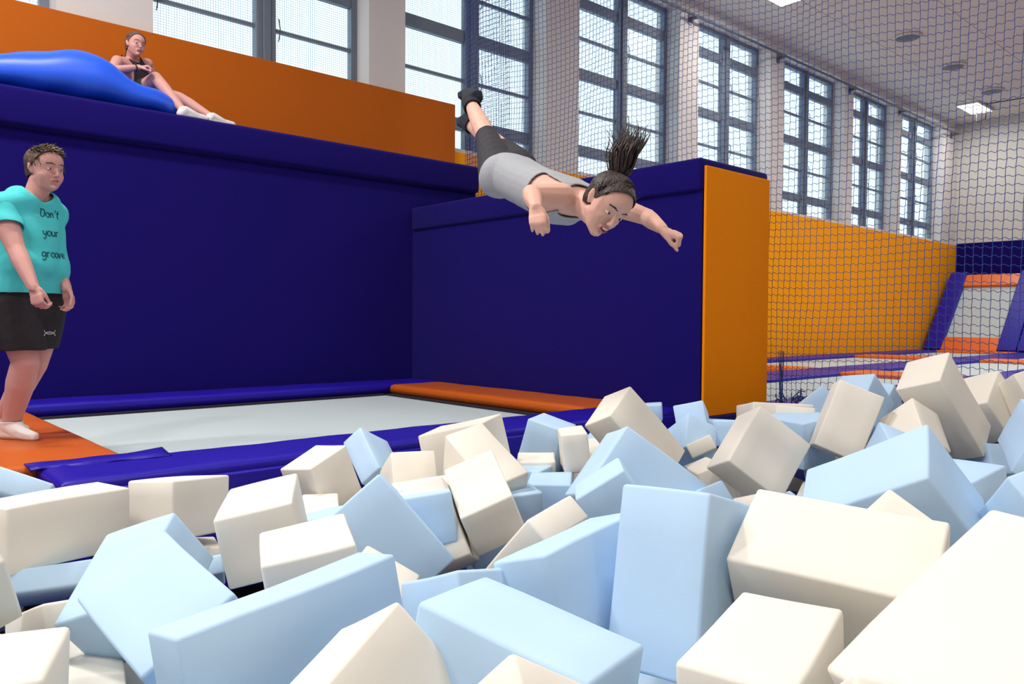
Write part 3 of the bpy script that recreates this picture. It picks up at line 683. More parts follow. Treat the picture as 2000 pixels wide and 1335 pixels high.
(None,'b',5.279,1.930,-0.231,-0.2060,-0.9743,-0.0718,0.0562,0.22,0.29,0.44),
(None,'b',-0.844,1.317,-0.376,-0.5668,-0.1339,0.0857,-0.8083,0.24,0.31,0.38),
(None,'b',3.591,1.565,-0.220,0.5082,0.2419,-0.1355,-0.8154,0.25,0.26,0.42),
(None,'w',1.185,-1.305,-0.453,0.3831,0.8204,0.1897,-0.3797,0.26,0.27,0.41),
(None,'b',2.870,1.297,-0.518,-0.0553,-0.0554,-0.6774,-0.7314,0.25,0.31,0.43),
(None,'b',0.614,-0.376,-0.421,-0.9577,-0.0433,0.0636,-0.2774,0.28,0.28,0.34),
(None,'w',4.688,2.339,-0.528,-0.2680,0.6089,0.7347,-0.1325,0.24,0.27,0.30),
(None,'w',5.380,0.683,-0.331,-0.0954,0.2261,0.6810,0.6900,0.24,0.32,0.39),
(None,'w',-0.955,0.351,-0.243,0.2235,0.7428,-0.5815,-0.2452,0.27,0.31,0.37),
(None,'w',2.131,-0.309,-0.036,0.6371,0.5265,0.5496,0.1222,0.23,0.27,0.41),
(None,'w',3.549,-0.469,-0.114,0.5263,0.0761,0.5754,0.6214,0.26,0.27,0.32),
(None,'w',0.987,1.492,-0.468,-0.7158,-0.4258,-0.1455,0.5341,0.22,0.31,0.36),
(None,'b',1.479,1.354,-0.347,-0.8503,0.3421,0.1959,0.3487,0.24,0.25,0.37),
(None,'w',5.686,0.506,-0.298,-0.3519,-0.6688,-0.6175,0.2179,0.24,0.26,0.37),
(None,'w',-1.061,1.923,-0.470,-0.8151,-0.1417,0.3390,0.4480,0.25,0.28,0.35),
(None,'w',2.598,-0.134,-0.184,0.4503,-0.6686,-0.4541,0.3797,0.25,0.30,0.39),
(None,'w',3.392,-0.685,-0.193,0.8949,0.1275,-0.4219,0.0695,0.28,0.31,0.37),
(None,'b',5.382,1.242,-0.470,0.1615,0.4780,-0.8606,0.0696,0.23,0.30,0.34),
(None,'w',4.475,2.843,-0.525,0.0291,0.5806,0.8136,-0.0092,0.23,0.28,0.44),
(None,'w',3.591,-0.167,-0.476,-0.7747,0.0454,0.6306,0.0103,0.25,0.30,0.34),
(None,'w',4.178,-0.105,-0.241,-0.2251,0.9283,0.2657,-0.1300,0.23,0.29,0.31),
(None,'w',3.327,-0.016,-0.266,-0.0105,0.8217,-0.0100,-0.5698,0.23,0.28,0.40),
(None,'b',3.075,-0.324,-0.208,0.9138,0.3992,0.0339,-0.0664,0.27,0.25,0.41),
(None,'w',5.276,0.965,-0.269,0.6031,-0.4047,-0.4168,-0.5467,0.25,0.30,0.34),
(None,'b',5.693,-1.147,-0.108,-0.7266,-0.5140,-0.3915,-0.2336,0.25,0.30,0.32),
(None,'b',5.795,-0.635,-0.502,0.2075,-0.3552,0.0823,0.9077,0.26,0.30,0.43),
(None,'b',1.005,-0.984,-0.401,0.9403,-0.2385,-0.0269,0.2413,0.27,0.26,0.43),
(None,'w',1.146,0.683,-0.476,-0.2474,-0.4776,0.2286,0.8114,0.28,0.27,0.38),
(None,'w',0.159,-0.479,-0.126,0.2602,-0.7002,0.6118,-0.2602,0.27,0.30,0.35),
(None,'b',0.502,-0.072,-0.031,-0.2635,0.3832,0.5493,-0.6943,0.25,0.31,0.41),
(None,'b',2.229,0.893,-0.398,-0.6303,-0.1332,0.4278,0.6341,0.22,0.31,0.31),
(None,'w',5.441,-0.364,-0.168,0.6483,0.5105,-0.1998,-0.5285,0.28,0.32,0.36),
(None,'b',-0.720,0.839,-0.343,0.5109,-0.2847,-0.8005,0.1308,0.27,0.30,0.30),
(None,'w',0.361,-1.696,-0.407,-0.7901,0.1311,-0.5111,0.3121,0.24,0.25,0.43),
(None,'w',3.078,1.979,-0.382,-0.0673,0.9536,0.0055,-0.2933,0.25,0.28,0.32),
(None,'w',0.787,1.920,-0.309,0.2800,0.7065,0.2801,-0.5865,0.22,0.27,0.38),
(None,'w',5.335,0.016,-0.360,-0.6742,-0.5363,-0.2028,0.4655,0.26,0.32,0.30),
(None,'w',1.591,2.852,-0.527,0.4483,-0.2371,-0.8500,-0.1424,0.23,0.30,0.42),
(None,'b',3.594,3.125,-0.144,-0.0516,0.7204,-0.5882,-0.3639,0.25,0.31,0.42),
(None,'b',4.156,2.212,-0.513,-0.0903,0.3416,0.6583,-0.6647,0.27,0.30,0.42),
(None,'w',0.577,-1.043,-0.070,0.4065,0.1285,0.3392,0.8386,0.22,0.27,0.42),
(None,'w',2.322,0.416,-0.079,0.3292,-0.3129,-0.8255,0.3350,0.27,0.24,0.32),
(None,'w',-1.155,-1.119,-0.053,-0.7072,0.3141,-0.4854,-0.4068,0.25,0.32,0.32),
(None,'w',1.874,1.754,-0.497,-0.6391,-0.3306,-0.3437,0.6034,0.28,0.30,0.42),
(None,'b',-0.482,3.272,-0.196,0.8210,0.1769,-0.1260,0.5279,0.24,0.25,0.32),
(None,'w',2.022,1.861,-0.239,-0.5700,0.1749,-0.3143,-0.7388,0.25,0.31,0.30),
(None,'b',1.024,0.235,-0.067,-0.7200,0.2362,-0.6190,0.2067,0.24,0.30,0.36),
(None,'w',1.454,2.527,-0.295,-0.5483,-0.6211,0.3768,0.4143,0.27,0.29,0.33),
(None,'w',3.078,2.671,-0.360,0.4849,0.8657,0.0890,0.0868,0.25,0.28,0.34),
(None,'b',1.158,0.950,-0.267,-0.1991,-0.2502,-0.5457,-0.7746,0.22,0.25,0.43),
(None,'b',4.986,2.135,-0.487,0.1852,0.3933,0.2001,0.8781,0.24,0.32,0.36),
(None,'b',2.019,1.443,-0.480,0.1406,0.3660,-0.1847,0.9012,0.24,0.30,0.35),
(None,'b',2.110,0.053,-0.468,-0.0975,0.0154,-0.4642,0.8802,0.23,0.26,0.34),
(None,'w',1.206,-1.639,-0.277,0.4391,0.2720,0.3131,-0.7970,0.23,0.25,0.33),
(None,'b',0.179,2.649,-0.415,0.2610,-0.2229,-0.4871,0.8031,0.24,0.27,0.30),
(None,'b',4.942,0.570,-0.373,0.1818,-0.0729,0.5228,-0.8296,0.24,0.30,0.41),
(None,'w',3.252,0.793,-0.126,0.2688,0.1187,0.5380,-0.7901,0.26,0.31,0.32),
(None,'w',-0.494,2.207,-0.439,-0.3100,0.3251,0.3610,0.8172,0.22,0.31,0.34),
(None,'b',1.592,-0.801,-0.372,0.4408,-0.3783,0.0030,0.8140,0.26,0.26,0.38),
(None,'b',-0.118,0.554,-0.500,-0.4641,0.0681,-0.7912,-0.3924,0.26,0.25,0.39),
(None,'b',1.370,-0.070,-0.166,-0.5899,0.7089,-0.3864,0.0098,0.23,0.26,0.43),
(None,'b',0.292,0.399,-0.489,-0.1133,-0.5884,-0.6085,-0.5203,0.26,0.31,0.32),
(None,'w',1.860,-1.293,-0.109,0.8452,0.2621,0.3507,-0.3064,0.25,0.25,0.44),
(None,'w',2.664,-1.391,-0.362,0.4316,-0.3710,0.5205,0.6365,0.23,0.26,0.40),
(None,'w',-1.259,2.511,-0.221,0.9256,0.1723,0.1558,0.2988,0.27,0.28,0.31),
(None,'b',0.510,1.215,-0.227,0.4275,-0.8404,0.3328,0.0154,0.27,0.25,0.30),
(None,'b',2.771,0.303,-0.438,0.3778,0.4106,0.3855,-0.7349,0.24,0.31,0.33),
(None,'w',1.185,-0.318,-0.275,0.0938,0.9701,-0.1756,0.1388,0.23,0.28,0.38),
(None,'b',4.409,0.154,-0.401,0.4897,0.1587,-0.4355,0.7384,0.22,0.28,0.44),
(None,'b',-1.067,-1.450,-0.080,-0.6385,0.6103,-0.1082,0.4563,0.27,0.30,0.33),
(None,'w',-1.074,0.742,-0.209,-0.6948,0.2172,-0.5973,0.3367,0.24,0.28,0.32),
(None,'b',0.881,2.229,-0.397,0.6337,0.2372,-0.3212,0.6625,0.22,0.26,0.35),
(None,'b',-1.123,-0.086,-0.419,-0.4749,-0.2090,-0.5860,0.6224,0.26,0.25,0.33),
(None,'b',2.289,-1.437,-0.381,0.3894,0.3674,-0.3031,-0.7884,0.24,0.26,0.31),
(None,'b',-0.455,0.627,-0.306,-0.7425,0.5310,-0.3193,-0.2545,0.27,0.30,0.41),
(None,'b',4.951,1.979,-0.261,0.9911,0.0256,-0.0557,-0.1181,0.26,0.28,0.38),
(None,'w',-0.420,0.107,-0.469,-0.3857,-0.0867,0.9155,-0.0751,0.25,0.31,0.41),
(None,'w',2.112,3.251,-0.314,0.4682,0.4658,0.4275,-0.6173,0.25,0.26,0.30),
(None,'b',-0.549,-0.748,-0.206,-0.3388,0.3127,-0.8870,-0.0256,0.25,0.28,0.36),
(None,'w',2.869,0.792,-0.321,0.4674,0.6336,0.3374,0.5159,0.23,0.32,0.42),
(None,'b',2.541,0.601,-0.306,0.2833,0.3784,0.7280,-0.4965,0.27,0.29,0.36),
(None,'b',2.407,2.745,-0.506,-0.3829,-0.3358,-0.0539,0.8589,0.27,0.25,0.35),
(None,'w',4.211,-1.433,-0.174,0.3284,-0.7490,-0.0577,0.5726,0.23,0.26,0.36),
(None,'w',0.013,2.913,-0.167,-0.0560,-0.0947,0.2756,0.9550,0.26,0.31,0.43),
(None,'b',-0.671,0.278,-0.335,0.3434,0.3173,-0.6240,0.6261,0.27,0.26,0.40),
(None,'w',-0.611,-1.284,-0.112,-0.1315,0.3756,-0.8635,-0.3098,0.24,0.28,0.40),
(None,'w',0.385,0.683,-0.059,-0.0583,-0.6431,0.5508,0.5288,0.24,0.25,0.35),
(None,'b',-0.181,-1.249,-0.042,0.0105,-0.1243,0.8560,0.5016,0.22,0.25,0.35),
(None,'b',3.741,2.725,-0.494,-0.4351,-0.0873,0.4459,0.7773,0.27,0.27,0.40),
(None,'w',2.560,1.247,-0.521,-0.6493,-0.2781,-0.1694,0.6873,0.25,0.25,0.34),
(None,'b',1.325,-0.695,-0.489,-0.3340,-0.7153,-0.2512,0.5602,0.27,0.26,0.39),
(None,'w',3.786,0.205,-0.186,0.8793,0.3854,-0.1787,-0.2152,0.26,0.28,0.33),
(None,'w',-0.223,2.367,-0.212,-0.6111,0.5456,0.5709,0.0551,0.28,0.31,0.31),
(None,'b',2.323,-0.843,-0.411,-0.0388,-0.7984,0.0148,-0.6007,0.24,0.27,0.37),
(None,'w',5.075,-0.760,-0.286,0.9175,-0.0199,0.2434,0.3141,0.24,0.26,0.35),
(None,'w',0.410,3.273,-0.196,0.6778,-0.2388,-0.2113,-0.6625,0.26,0.26,0.38),
(None,'w',4.546,-0.871,-0.126,-0.5259,0.6424,-0.2724,0.4864,0.22,0.28,0.40),
(None,'w',1.433,-0.474,-0.347,-0.1692,0.8192,0.4924,-0.2404,0.23,0.31,0.35),
(None,'b',0.615,1.500,-0.319,0.5154,0.5856,0.6133,-0.1238,0.25,0.26,0.38),
(None,'b',5.552,2.547,-0.510,-0.1451,0.9384,0.1329,0.2840,0.27,0.32,0.33),
(None,'b',0.236,-1.593,-0.128,-0.3711,0.1976,0.8410,-0.3405,0.26,0.26,0.32),
(None,'b',3.645,1.978,-0.370,0.3215,0.3020,-0.6484,0.6205,0.26,0.31,0.37),
(None,'w',-0.468,-0.215,-0.461,0.6118,0.0586,-0.3107,-0.7250,0.22,0.32,0.40),
(None,'b',4.638,1.028,-0.283,-0.6920,0.5188,0.1517,-0.4786,0.28,0.24,0.44),
(None,'b',1.075,1.813,-0.416,-0.2067,-0.3692,0.4503,-0.7863,0.23,0.25,0.32),
(None,'w',-1.277,-0.626,-0.425,-0.0898,-0.7736,0.3737,-0.5039,0.25,0.30,0.40),
(None,'b',-0.109,1.691,-0.516,-0.2325,-0.7637,0.4169,-0.4346,0.22,0.30,0.36),
(None,'b',5.257,-1.666,-0.448,-0.5316,0.1551,0.5072,0.6604,0.22,0.28,0.40),
(None,'b',-1.152,-1.270,-0.358,0.1802,0.0967,0.5644,-0.7998,0.22,0.32,0.42),
(None,'w',4.623,1.463,-0.357,0.5286,-0.6567,0.1593,-0.5138,0.25,0.30,0.31),
(None,'b',0.232,0.978,-0.420,0.0117,-0.1549,0.5248,-0.8369,0.27,0.31,0.43),
(None,'w',3.424,1.509,-0.434,0.3008,0.1682,-0.9191,-0.1910,0.27,0.28,0.42),
(None,'w',3.728,-0.568,-0.480,0.8603,0.1836,0.4680,-0.0851,0.26,0.31,0.34),
(None,'w',2.024,0.324,-0.261,0.4658,0.4208,0.7783,0.0121,0.27,0.25,0.41),
(None,'b',0.447,-0.139,-0.398,0.4479,-0.5660,0.3833,0.5763,0.26,0.26,0.43),
(None,'b',3.066,1.008,-0.142,-0.8174,0.1447,0.5147,-0.2146,0.24,0.27,0.37),
(None,'b',5.634,2.911,-0.320,-0.2052,-0.8108,-0.1299,-0.5326,0.27,0.26,0.34),
(None,'b',3.695,-1.254,-0.144,0.7543,0.6313,-0.1566,0.0895,0.25,0.30,0.31),
(None,'w',1.470,0.146,-0.547,0.5448,-0.4343,-0.6088,0.3793,0.23,0.27,0.31),
(None,'b',-1.207,0.364,-0.445,0.2682,-0.4642,-0.4957,-0.6833,0.25,0.30,0.41),
(None,'b',-0.574,1.774,-0.384,-0.3221,0.5511,0.7541,-0.1547,0.23,0.28,0.37),
(None,'w',0.978,-1.480,-0.117,-0.2879,0.6103,-0.6358,0.3746,0.22,0.32,0.33),
(None,'b',4.981,-1.692,-0.226,-0.0625,-0.9179,-0.3842,-0.0777,0.22,0.26,0.42),
(None,'b',5.522,2.077,-0.467,-0.1956,0.4082,0.8840,-0.1167,0.25,0.31,0.37),
(None,'w',1.885,-1.051,-0.487,-0.5030,-0.1771,-0.5039,0.6795,0.27,0.28,0.34),
(None,'b',2.006,0.840,-0.246,0.6096,-0.6133,0.4799,0.1482,0.22,0.27,0.38),
(None,'w',5.029,-0.054,-0.389,-0.3073,-0.7296,0.5222,0.3171,0.25,0.29,0.38),
(None,'b',3.026,-0.645,-0.413,0.4102,0.0516,0.0172,0.9104,0.24,0.28,0.41),
]

def foam_mesh(d, seed):
    rnd = random.Random(seed)
    bm = bmesh.new(); bmesh.ops.create_cube(bm, size=1)
    for v in bm.verts: v.co = Vector((v.co.x*d[0], v.co.y*d[1], v.co.z*d[2]))
    bmesh.ops.bevel(bm, geom=bm.edges[:], offset=.0085, segments=2, affect='EDGES', profile=.5)
    bmesh.ops.subdivide_edges(bm, edges=[e for e in bm.edges if e.calc_length() > .1], cuts=3, use_grid_fill=True)
    ph = [rnd.uniform(0, 6.28) for _ in range(6)]; amp = .0022
    for v in bm.verts:
        x, y, z = v.co
        v.co += Vector((math.sin(y*11+z*7+ph[0]), math.sin(z*12+x*8+ph[1]), math.sin(x*12+y*6+ph[2])))*amp
    return bm
VIS = 0
for i, (lab, c, px, py, pz, qw, qx, qy, qz, dx, dy, dz) in enumerate(FOAM):
    o = obj('foam_block', foam_mesh((dx, dy, dz), i), M['foam_w' if c == 'w' else 'foam_b'], smooth=False)
    for p in o.data.polygons: p.use_smooth = True
    o.data.set_sharp_from_angle(angle=math.radians(50)) if hasattr(o.data, 'set_sharp_from_angle') else None
    o.location = (px, py, pz); o.rotation_mode = 'QUATERNION'; o.rotation_quaternion = (qw, qx, qy, qz)
    tag(o, lab or ('cream' if c == 'w' else 'blue')+' foam block buried deep in the heap, at most a corner showing', 'foam block', 'foam blocks heaped in the pit')

# ================================================================ people
_ico = {}
def ico(sub):
    if sub not in _ico:
        b = bmesh.new(); bmesh.ops.create_icosphere(b, subdivisions=sub, radius=1); _ico[sub] = [v.co.copy() for v in b.verts]; b.free()
    return _ico[sub]
def hulls_mesh(hulls, grow=0.0, sub=2):
    """each hull is a list of (point, radius[, sub]); returns a mesh holding every convex hull"""
    allv = []; allf = []
    for h in hulls:
        bm = bmesh.new()
        for p, r in h:
            rr = r+grow
            for u in ico((3 if r > .05 else sub) if r > .03 else 1): bm.verts.new(p+u*rr)
        res = bmesh.ops.convex_hull(bm, input=bm.verts[:])
        bmesh.ops.delete(bm, geom=[v for v in bm.verts if not v.link_faces], context='VERTS')
        bm.verts.index_update(); base = len(allv)
        allv += [v.co.copy() for v in bm.verts]; allf += [[base+v.index for v in f.verts] for f in bm.faces]
        bm.free()
    me = bpy.data.meshes.new('hulls'); me.from_pydata(allv, [], allf); me.update()
    return me
def fuse(me, voxel, smooth=2, factor=.5):
    o = bpy.data.objects.new('tmp', me); COL.objects.link(o)
    r = o.modifiers.new('r', 'REMESH'); r.mode = 'VOXEL'; r.voxel_size = voxel; r.use_smooth_shade = True
    if smooth:
        s = o.modifiers.new('s', 'SMOOTH'); s.iterations = smooth; s.factor = factor
    bpy.context.view_layer.update()
    dg = bpy.context.evaluated_depsgraph_get()
    out = bpy.data.meshes.new_from_object(o.evaluated_get(dg))
    bpy.data.objects.remove(o, do_unlink=True)
    return out
def body(name, hulls, voxel, m, parent=None, smooth=2, grow=0):
    me = fuse(hulls_mesh(hulls, grow), voxel, smooth); me.name = name; me.materials.clear(); me.materials.append(m)
    me.shade_smooth()
    return link(name, me, None, parent)
def cloth(name, hulls, grow, voxel, m, parent, cuts=(), drop=None, thick=.004, smooth=4, wrinkle=None):
    """skin-tight garment: inflated copy of the hulls, trimmed by planes (point, normal: the normal side goes) and by drop(co)"""
    me = fuse(hulls_mesh(hulls, grow), voxel, smooth)
    bm = bmesh.new(); bm.from_mesh(me)
    for p, n in cuts:
        bmesh.ops.bisect_plane(bm, geom=bm.verts[:]+bm.edges[:]+bm.faces[:], plane_co=p, plane_no=n, clear_outer=True)
    if drop:
        bmesh.ops.delete(bm, geom=[v for v in bm.verts if drop(v.co)], context='VERTS')
    rim = [e for e in bm.edges if len(e.link_faces) == 1]; nb = {}
    for e in rim:
        for a, b in ((e.verts[0], e.verts[1]), (e.verts[1], e.verts[0])): nb.setdefault(a, []).append(b)
    for _ in range(8):
        new = {v: (v.co*2+sum((w.co for w in ws), Vector()))/(2+len(ws)) for v, ws in nb.items() if len(ws) == 2}
        for v, c in new.items(): v.co = c
    if wrinkle:
        bm.normal_update()
        for v in bm.verts: v.co += v.normal*wrinkle(v.co)
    bm.normal_update()
    if thick: thicken(bm, thick)
    me = bpy.data.meshes.new(name); bm.to_mesh(me); bm.free(); me.shade_smooth()
    return link(name, me, m, parent)
def hand(wrist, d, n, t, s=1.0, curl=(.5, .7, .5), thumb=.5, spread=1.0):
    """hulls of a hand: d along the fingers, n out of the palm, t towards the thumb"""
    d = d.normalized(); n = (n-d*n.dot(d)).normalized(); t0 = t; t = d.cross(n)
    if t.dot(t0) < 0: t = -t
    W = wrist; out = []
    k = lambda a, b, c=0: W+d*(a*s)+t*(b*s)+n*(c*s)
    out.append([(k(-.01, .012), .017*s), (k(-.01, -.012), .017*s), (k(.05, .026, .004), .0145*s), (k(.05, -.027, .004), .0125*s)])
    out.append([(k(.05, .026), .0145*s), (k(.05, -.027), .0125*s), (k(.083, .028), .0118*s), (k(.088, .008), .0122*s), (k(.084, -.012), .0115*s), (k(.076, -.030), .0105*s)])
    for (a, b, L, r, e) in ((.083, .029, .074, .0096, 0), (.088, .009, .082, .0099, .05), (.084, -.011, .076, .0094, .12), (.076, -.030, .060, .0084, .2)):
        p = k(a, b); ang = 0; segs = [.45*L, .31*L, .24*L]
        for q, (sg, c) in enumerate(zip(segs, curl)):
            ang += c*(1+e*.5)
            side = (b-.0)*1.2*spread if q == 0 else b*.6*spread
            v = (d*math.cos(ang)+n*math.sin(ang)+t*side).normalized(); p2 = p+v*(sg*s)
            rr = r*s*(1-.09*q); out.append([(p, rr), (p2, rr*.93)]); p = p2
    if thumb > .65: out.append([(k(.045, .006, .020), .017*s), (k(.062, -.006, .026), .016*s), (k(.05, .018, .020), .014*s)])
    p = k(.018, .026, .008); v = (d*.62+t*(.75-.60*thumb)+n*(.16+.14*thumb)).normalized(); p2 = p+v*.042*s
    v2 = (d*.85+t*(.20-.35*thumb)+n*(.20+.25*thumb)).normalized(); p3 = p2+v2*.032*s; p4 = p3+(v2+n*.2*thumb).normalized()*.022*s
    out += [[(k(.0, .014, .004), .014*s), (p, .0155*s), (p2, .0115*s)], [(p2, .0112*s), (p3, .0102*s)], [(p3, .0102*s), (p4, .0085*s)]]
    return out
def foot(ankle, heel, ball, toe, s=1.0):
    return [[(ankle, .036*s), (heel, .030*s)], [(ankle, .034*s), (ball, .026*s)], [(heel, .028*s), (ball+(heel-ball)*.1, .026*s)], [(ball, .027*s), (toe, .019*s)], [(heel, .026*s), (ball, .024*s), (toe, .017*s)]]
class Head:
    def __init__(s, c, f, u, sc=1.0):
        s.c, s.s = c, sc; s.f = f.normalized(); s.u = (u-s.f*u.dot(s.f)).normalized(); s.l = s.u.cross(s.f)
    def p(s, f, u, l=0): return s.c+(s.f*f+s.u*u+s.l*l)*s.s
    def hulls(s, full=0.0, neck=None, neck_r=.045):
        k = s.s; P = s.p; h = []
        h.append([(P(.022, .045), .072*k), (P(-.032, .048), .074*k), (P(0, .062), .066*k)])                       # cranium
        h.append([(P(.02, .03, .03), .048*k), (P(.02, .03, -.03), .048*k), (P(.03, -.02, .032), .040*k), (P(.03, -.02, -.032), .040*k), (P(.044, .02, 0), .045*k)])
        ck = .034+full
        h.append([(P(.040, -.026, .032), ck*k), (P(.040, -.026, -.032), ck*k), (P(.030, -.070, .022), .026*k+full*k), (P(.030, -.070, -.022), .026*k+full*k), (P(.056, -.090, 0), .020*k), (P(-.005, -.045, .043), .022*k), (P(-.005, -.045, -.043), .022*k)])
        h.append([(P(.083, .016), .0085*k), (P(.100, -.021), .0105*k)]); h.append([(P(.094, -.025, .009), .0080*k), (P(.094, -.025, -.009), .0080*k), (P(.100, -.022), .009*k)])
        for q in (1, -1):
            h.append([(P(.074, .030, .012*q), .0125*k), (P(.064, .032, .040*q), .012*k)])                          # brow ridge
            h.append([(P(.056, -.016, .040*q), .020*k), (P(.058, -.018, .030*q), .021*k)])                         # cheekbone
            h.append([(P(-.006, .020, .072*q), .0075*k), (P(-.018, .026, .080*q), .0080*k), (P(-.018, .006, .080*q), .0075*k), (P(-.006, -.020, .071*q), .0065*k)])  # ear
        h.append([(P(.079, -.051, .014), .0090*k), (P(.079, -.051, -.014), .0090*k), (P(.086, -.050), .0085*k)])   # lips base
        h.append([(P(.074, -.086, 0), .0125*k), (P(.062, -.084, .012), .014*k), (P(.062, -.084, -.012), .014*k)])  # chin
        if neck is not None:
            h.append([(P(-.022, -.035), (neck_r+.006)*k), (P(.0, -.06), neck_r*.95*k), (neck, (neck_r+.006)*k)])
        return h
    def features(s, root, skin, brow, open_mouth=False, squint=.8):
        k = s.s; P = s.p
        rot = Matrix((s.f, s.l, s.u)).transposed().to_4x4()
        def ell(nm, c, rad, m, par):
            bm = bmesh.new(); bmesh.ops.create_icosphere(bm, subdivisions=2, radius=1)
            for v in bm.verts: v.co = c+rot.to_3x3() @ Vector((v.co.x*rad[0]*k, v.co.y*rad[1]*k, v.co.z*rad[2]*k))
            return obj(nm, bm, m, par, smooth=True)
        for q in (1, -1):
            e = ell('eye', P(.0735, .008, .031*q), (.010, .0145, .0078*squint), M['eye_white'], root)
            ell('iris', P(.0805, .008, .0305*q), (.0042, .0062, .0062*squint), M['iris'], e)
            b = hulls_mesh([[(P(.080, .0165, .018*q), .0034*k), (P(.0795, .0175, .031*q), .0034*k)], [(P(.0795, .0175, .031*q), .0034*k), (P(.070, .0125, .047*q), .003*k)]], 0, 1)
            o = link('eyelid', b, skin, root); o.data.shade_smooth()
            b = hulls_mesh([[(P(.0885, .0335, .012*q), .0034*k), (P(.0860, .0395, .030*q), .0040*k)], [(P(.0860, .0395, .030*q), .0040*k), (P(.0740, .036, .050*q), .0030*k)]], 0, 1)
            o = link('eyebrow', b, brow, root); o.data.shade_smooth()
        if open_mouth:
            ell('mouth', P(.0835, -.055), (.0085, .0205, .0120), M['mouth'], root)
            ell('teeth', P(.0895, -.0495), (.0040, .0145, .0042), M['tooth'], root)
            b = hulls_mesh([[(P(.0855, -.0445, .0205), .0026*k), (P(.0935, -.0430, 0), .0034*k)], [(P(.0855, -.0445, -.0205), .0026*k), (P(.0935, -.0430, 0), .0034*k)],
                            [(P(.0840, -.058, .019), .0026*k), (P(.0915, -.0675, 0), .0040*k)], [(P(.0840, -.058, -.019), .0026*k), (P(.0915, -.0675, 0), .0040*k)]], 0, 1)
        else:
            b = hulls_mesh([[(P(.0845, -.0500, .019), .0022*k), (P(.0940, -.0475, 0), .0036*k)], [(P(.0845, -.0500, -.019), .0022*k), (P(.0940, -.0475, 0), .0036*k)],
                            [(P(.0845, -.0515, .017), .0022*k), (P(.0925, -.0560, 0), .0042*k)], [(P(.0845, -.0515, -.017), .0022*k), (P(.0925, -.0560, 0), .0042*k)]], 0, 1)
        o = link('lips', b, M['lip'], root); o.data.shade_smooth()
        if not open_mouth:
            b = hulls_mesh([[(P(.0865, -.0505, .018), .0016*k), (P(.0965, -.0508, 0), .0018*k)], [(P(.0865, -.0505, -.018), .0016*k), (P(.0965, -.0508, 0), .0018*k)]], 0, 1)
            link('mouth_line', b, M['mouth'], root)
    def cap(s, grow, front=.050, tilt=.6, low=-.035, vox=.004):
        """hair cap: inflated cranium cut along the hairline"""
        k = s.s; P = s.p
        hl = [[(P(.022, .045), .072*k), (P(-.032, .048), .074*k), (P(0, .062), .066*k)], [(P(-.045, -.005), .058*k), (P(-.03, .04), .072*k)]]
        me = fuse(hulls_mesh(hl, grow), vox, 2); bm = bmesh.new(); bm.from_mesh(me)
        n = (s.f*1-s.u*tilt).normalized()
        bmesh.ops.bisect_plane(bm, geom=bm.verts[:]+bm.edges[:]+bm.faces[:], plane_co=P(front, .062), plane_no=n, clear_outer=True)
        bmesh.ops.bisect_plane(bm, geom=bm.verts[:]+bm.edges[:]+bm.faces[:], plane_co=P(0, low), plane_no=(-s.u+s.f*.25), clear_outer=True)
        thicken(bm, .004)
        return bm
def strand(bm, p0, dirs, L, r0, n=6, seg=7, rnd=None, grav=Vector((0, 0, 0))):
    p = p0.copy(); pts = [p.copy()]; d = dirs.normalized()
    for i in range(seg):
        d = (d+grav/seg+(Vector((rnd.gauss(0, 1), rnd.gauss(0, 1), rnd.gauss(0, 1)))*.05 if rnd else Vector())).normalized()
        p = p+d*(L/seg); pts.append(p.copy())
    tube(bm, pts, [r0*(1-.85*(i/seg)**1.5) for i in range(seg+1)], n)
V = Vector
UP = V((0, 0, 1))

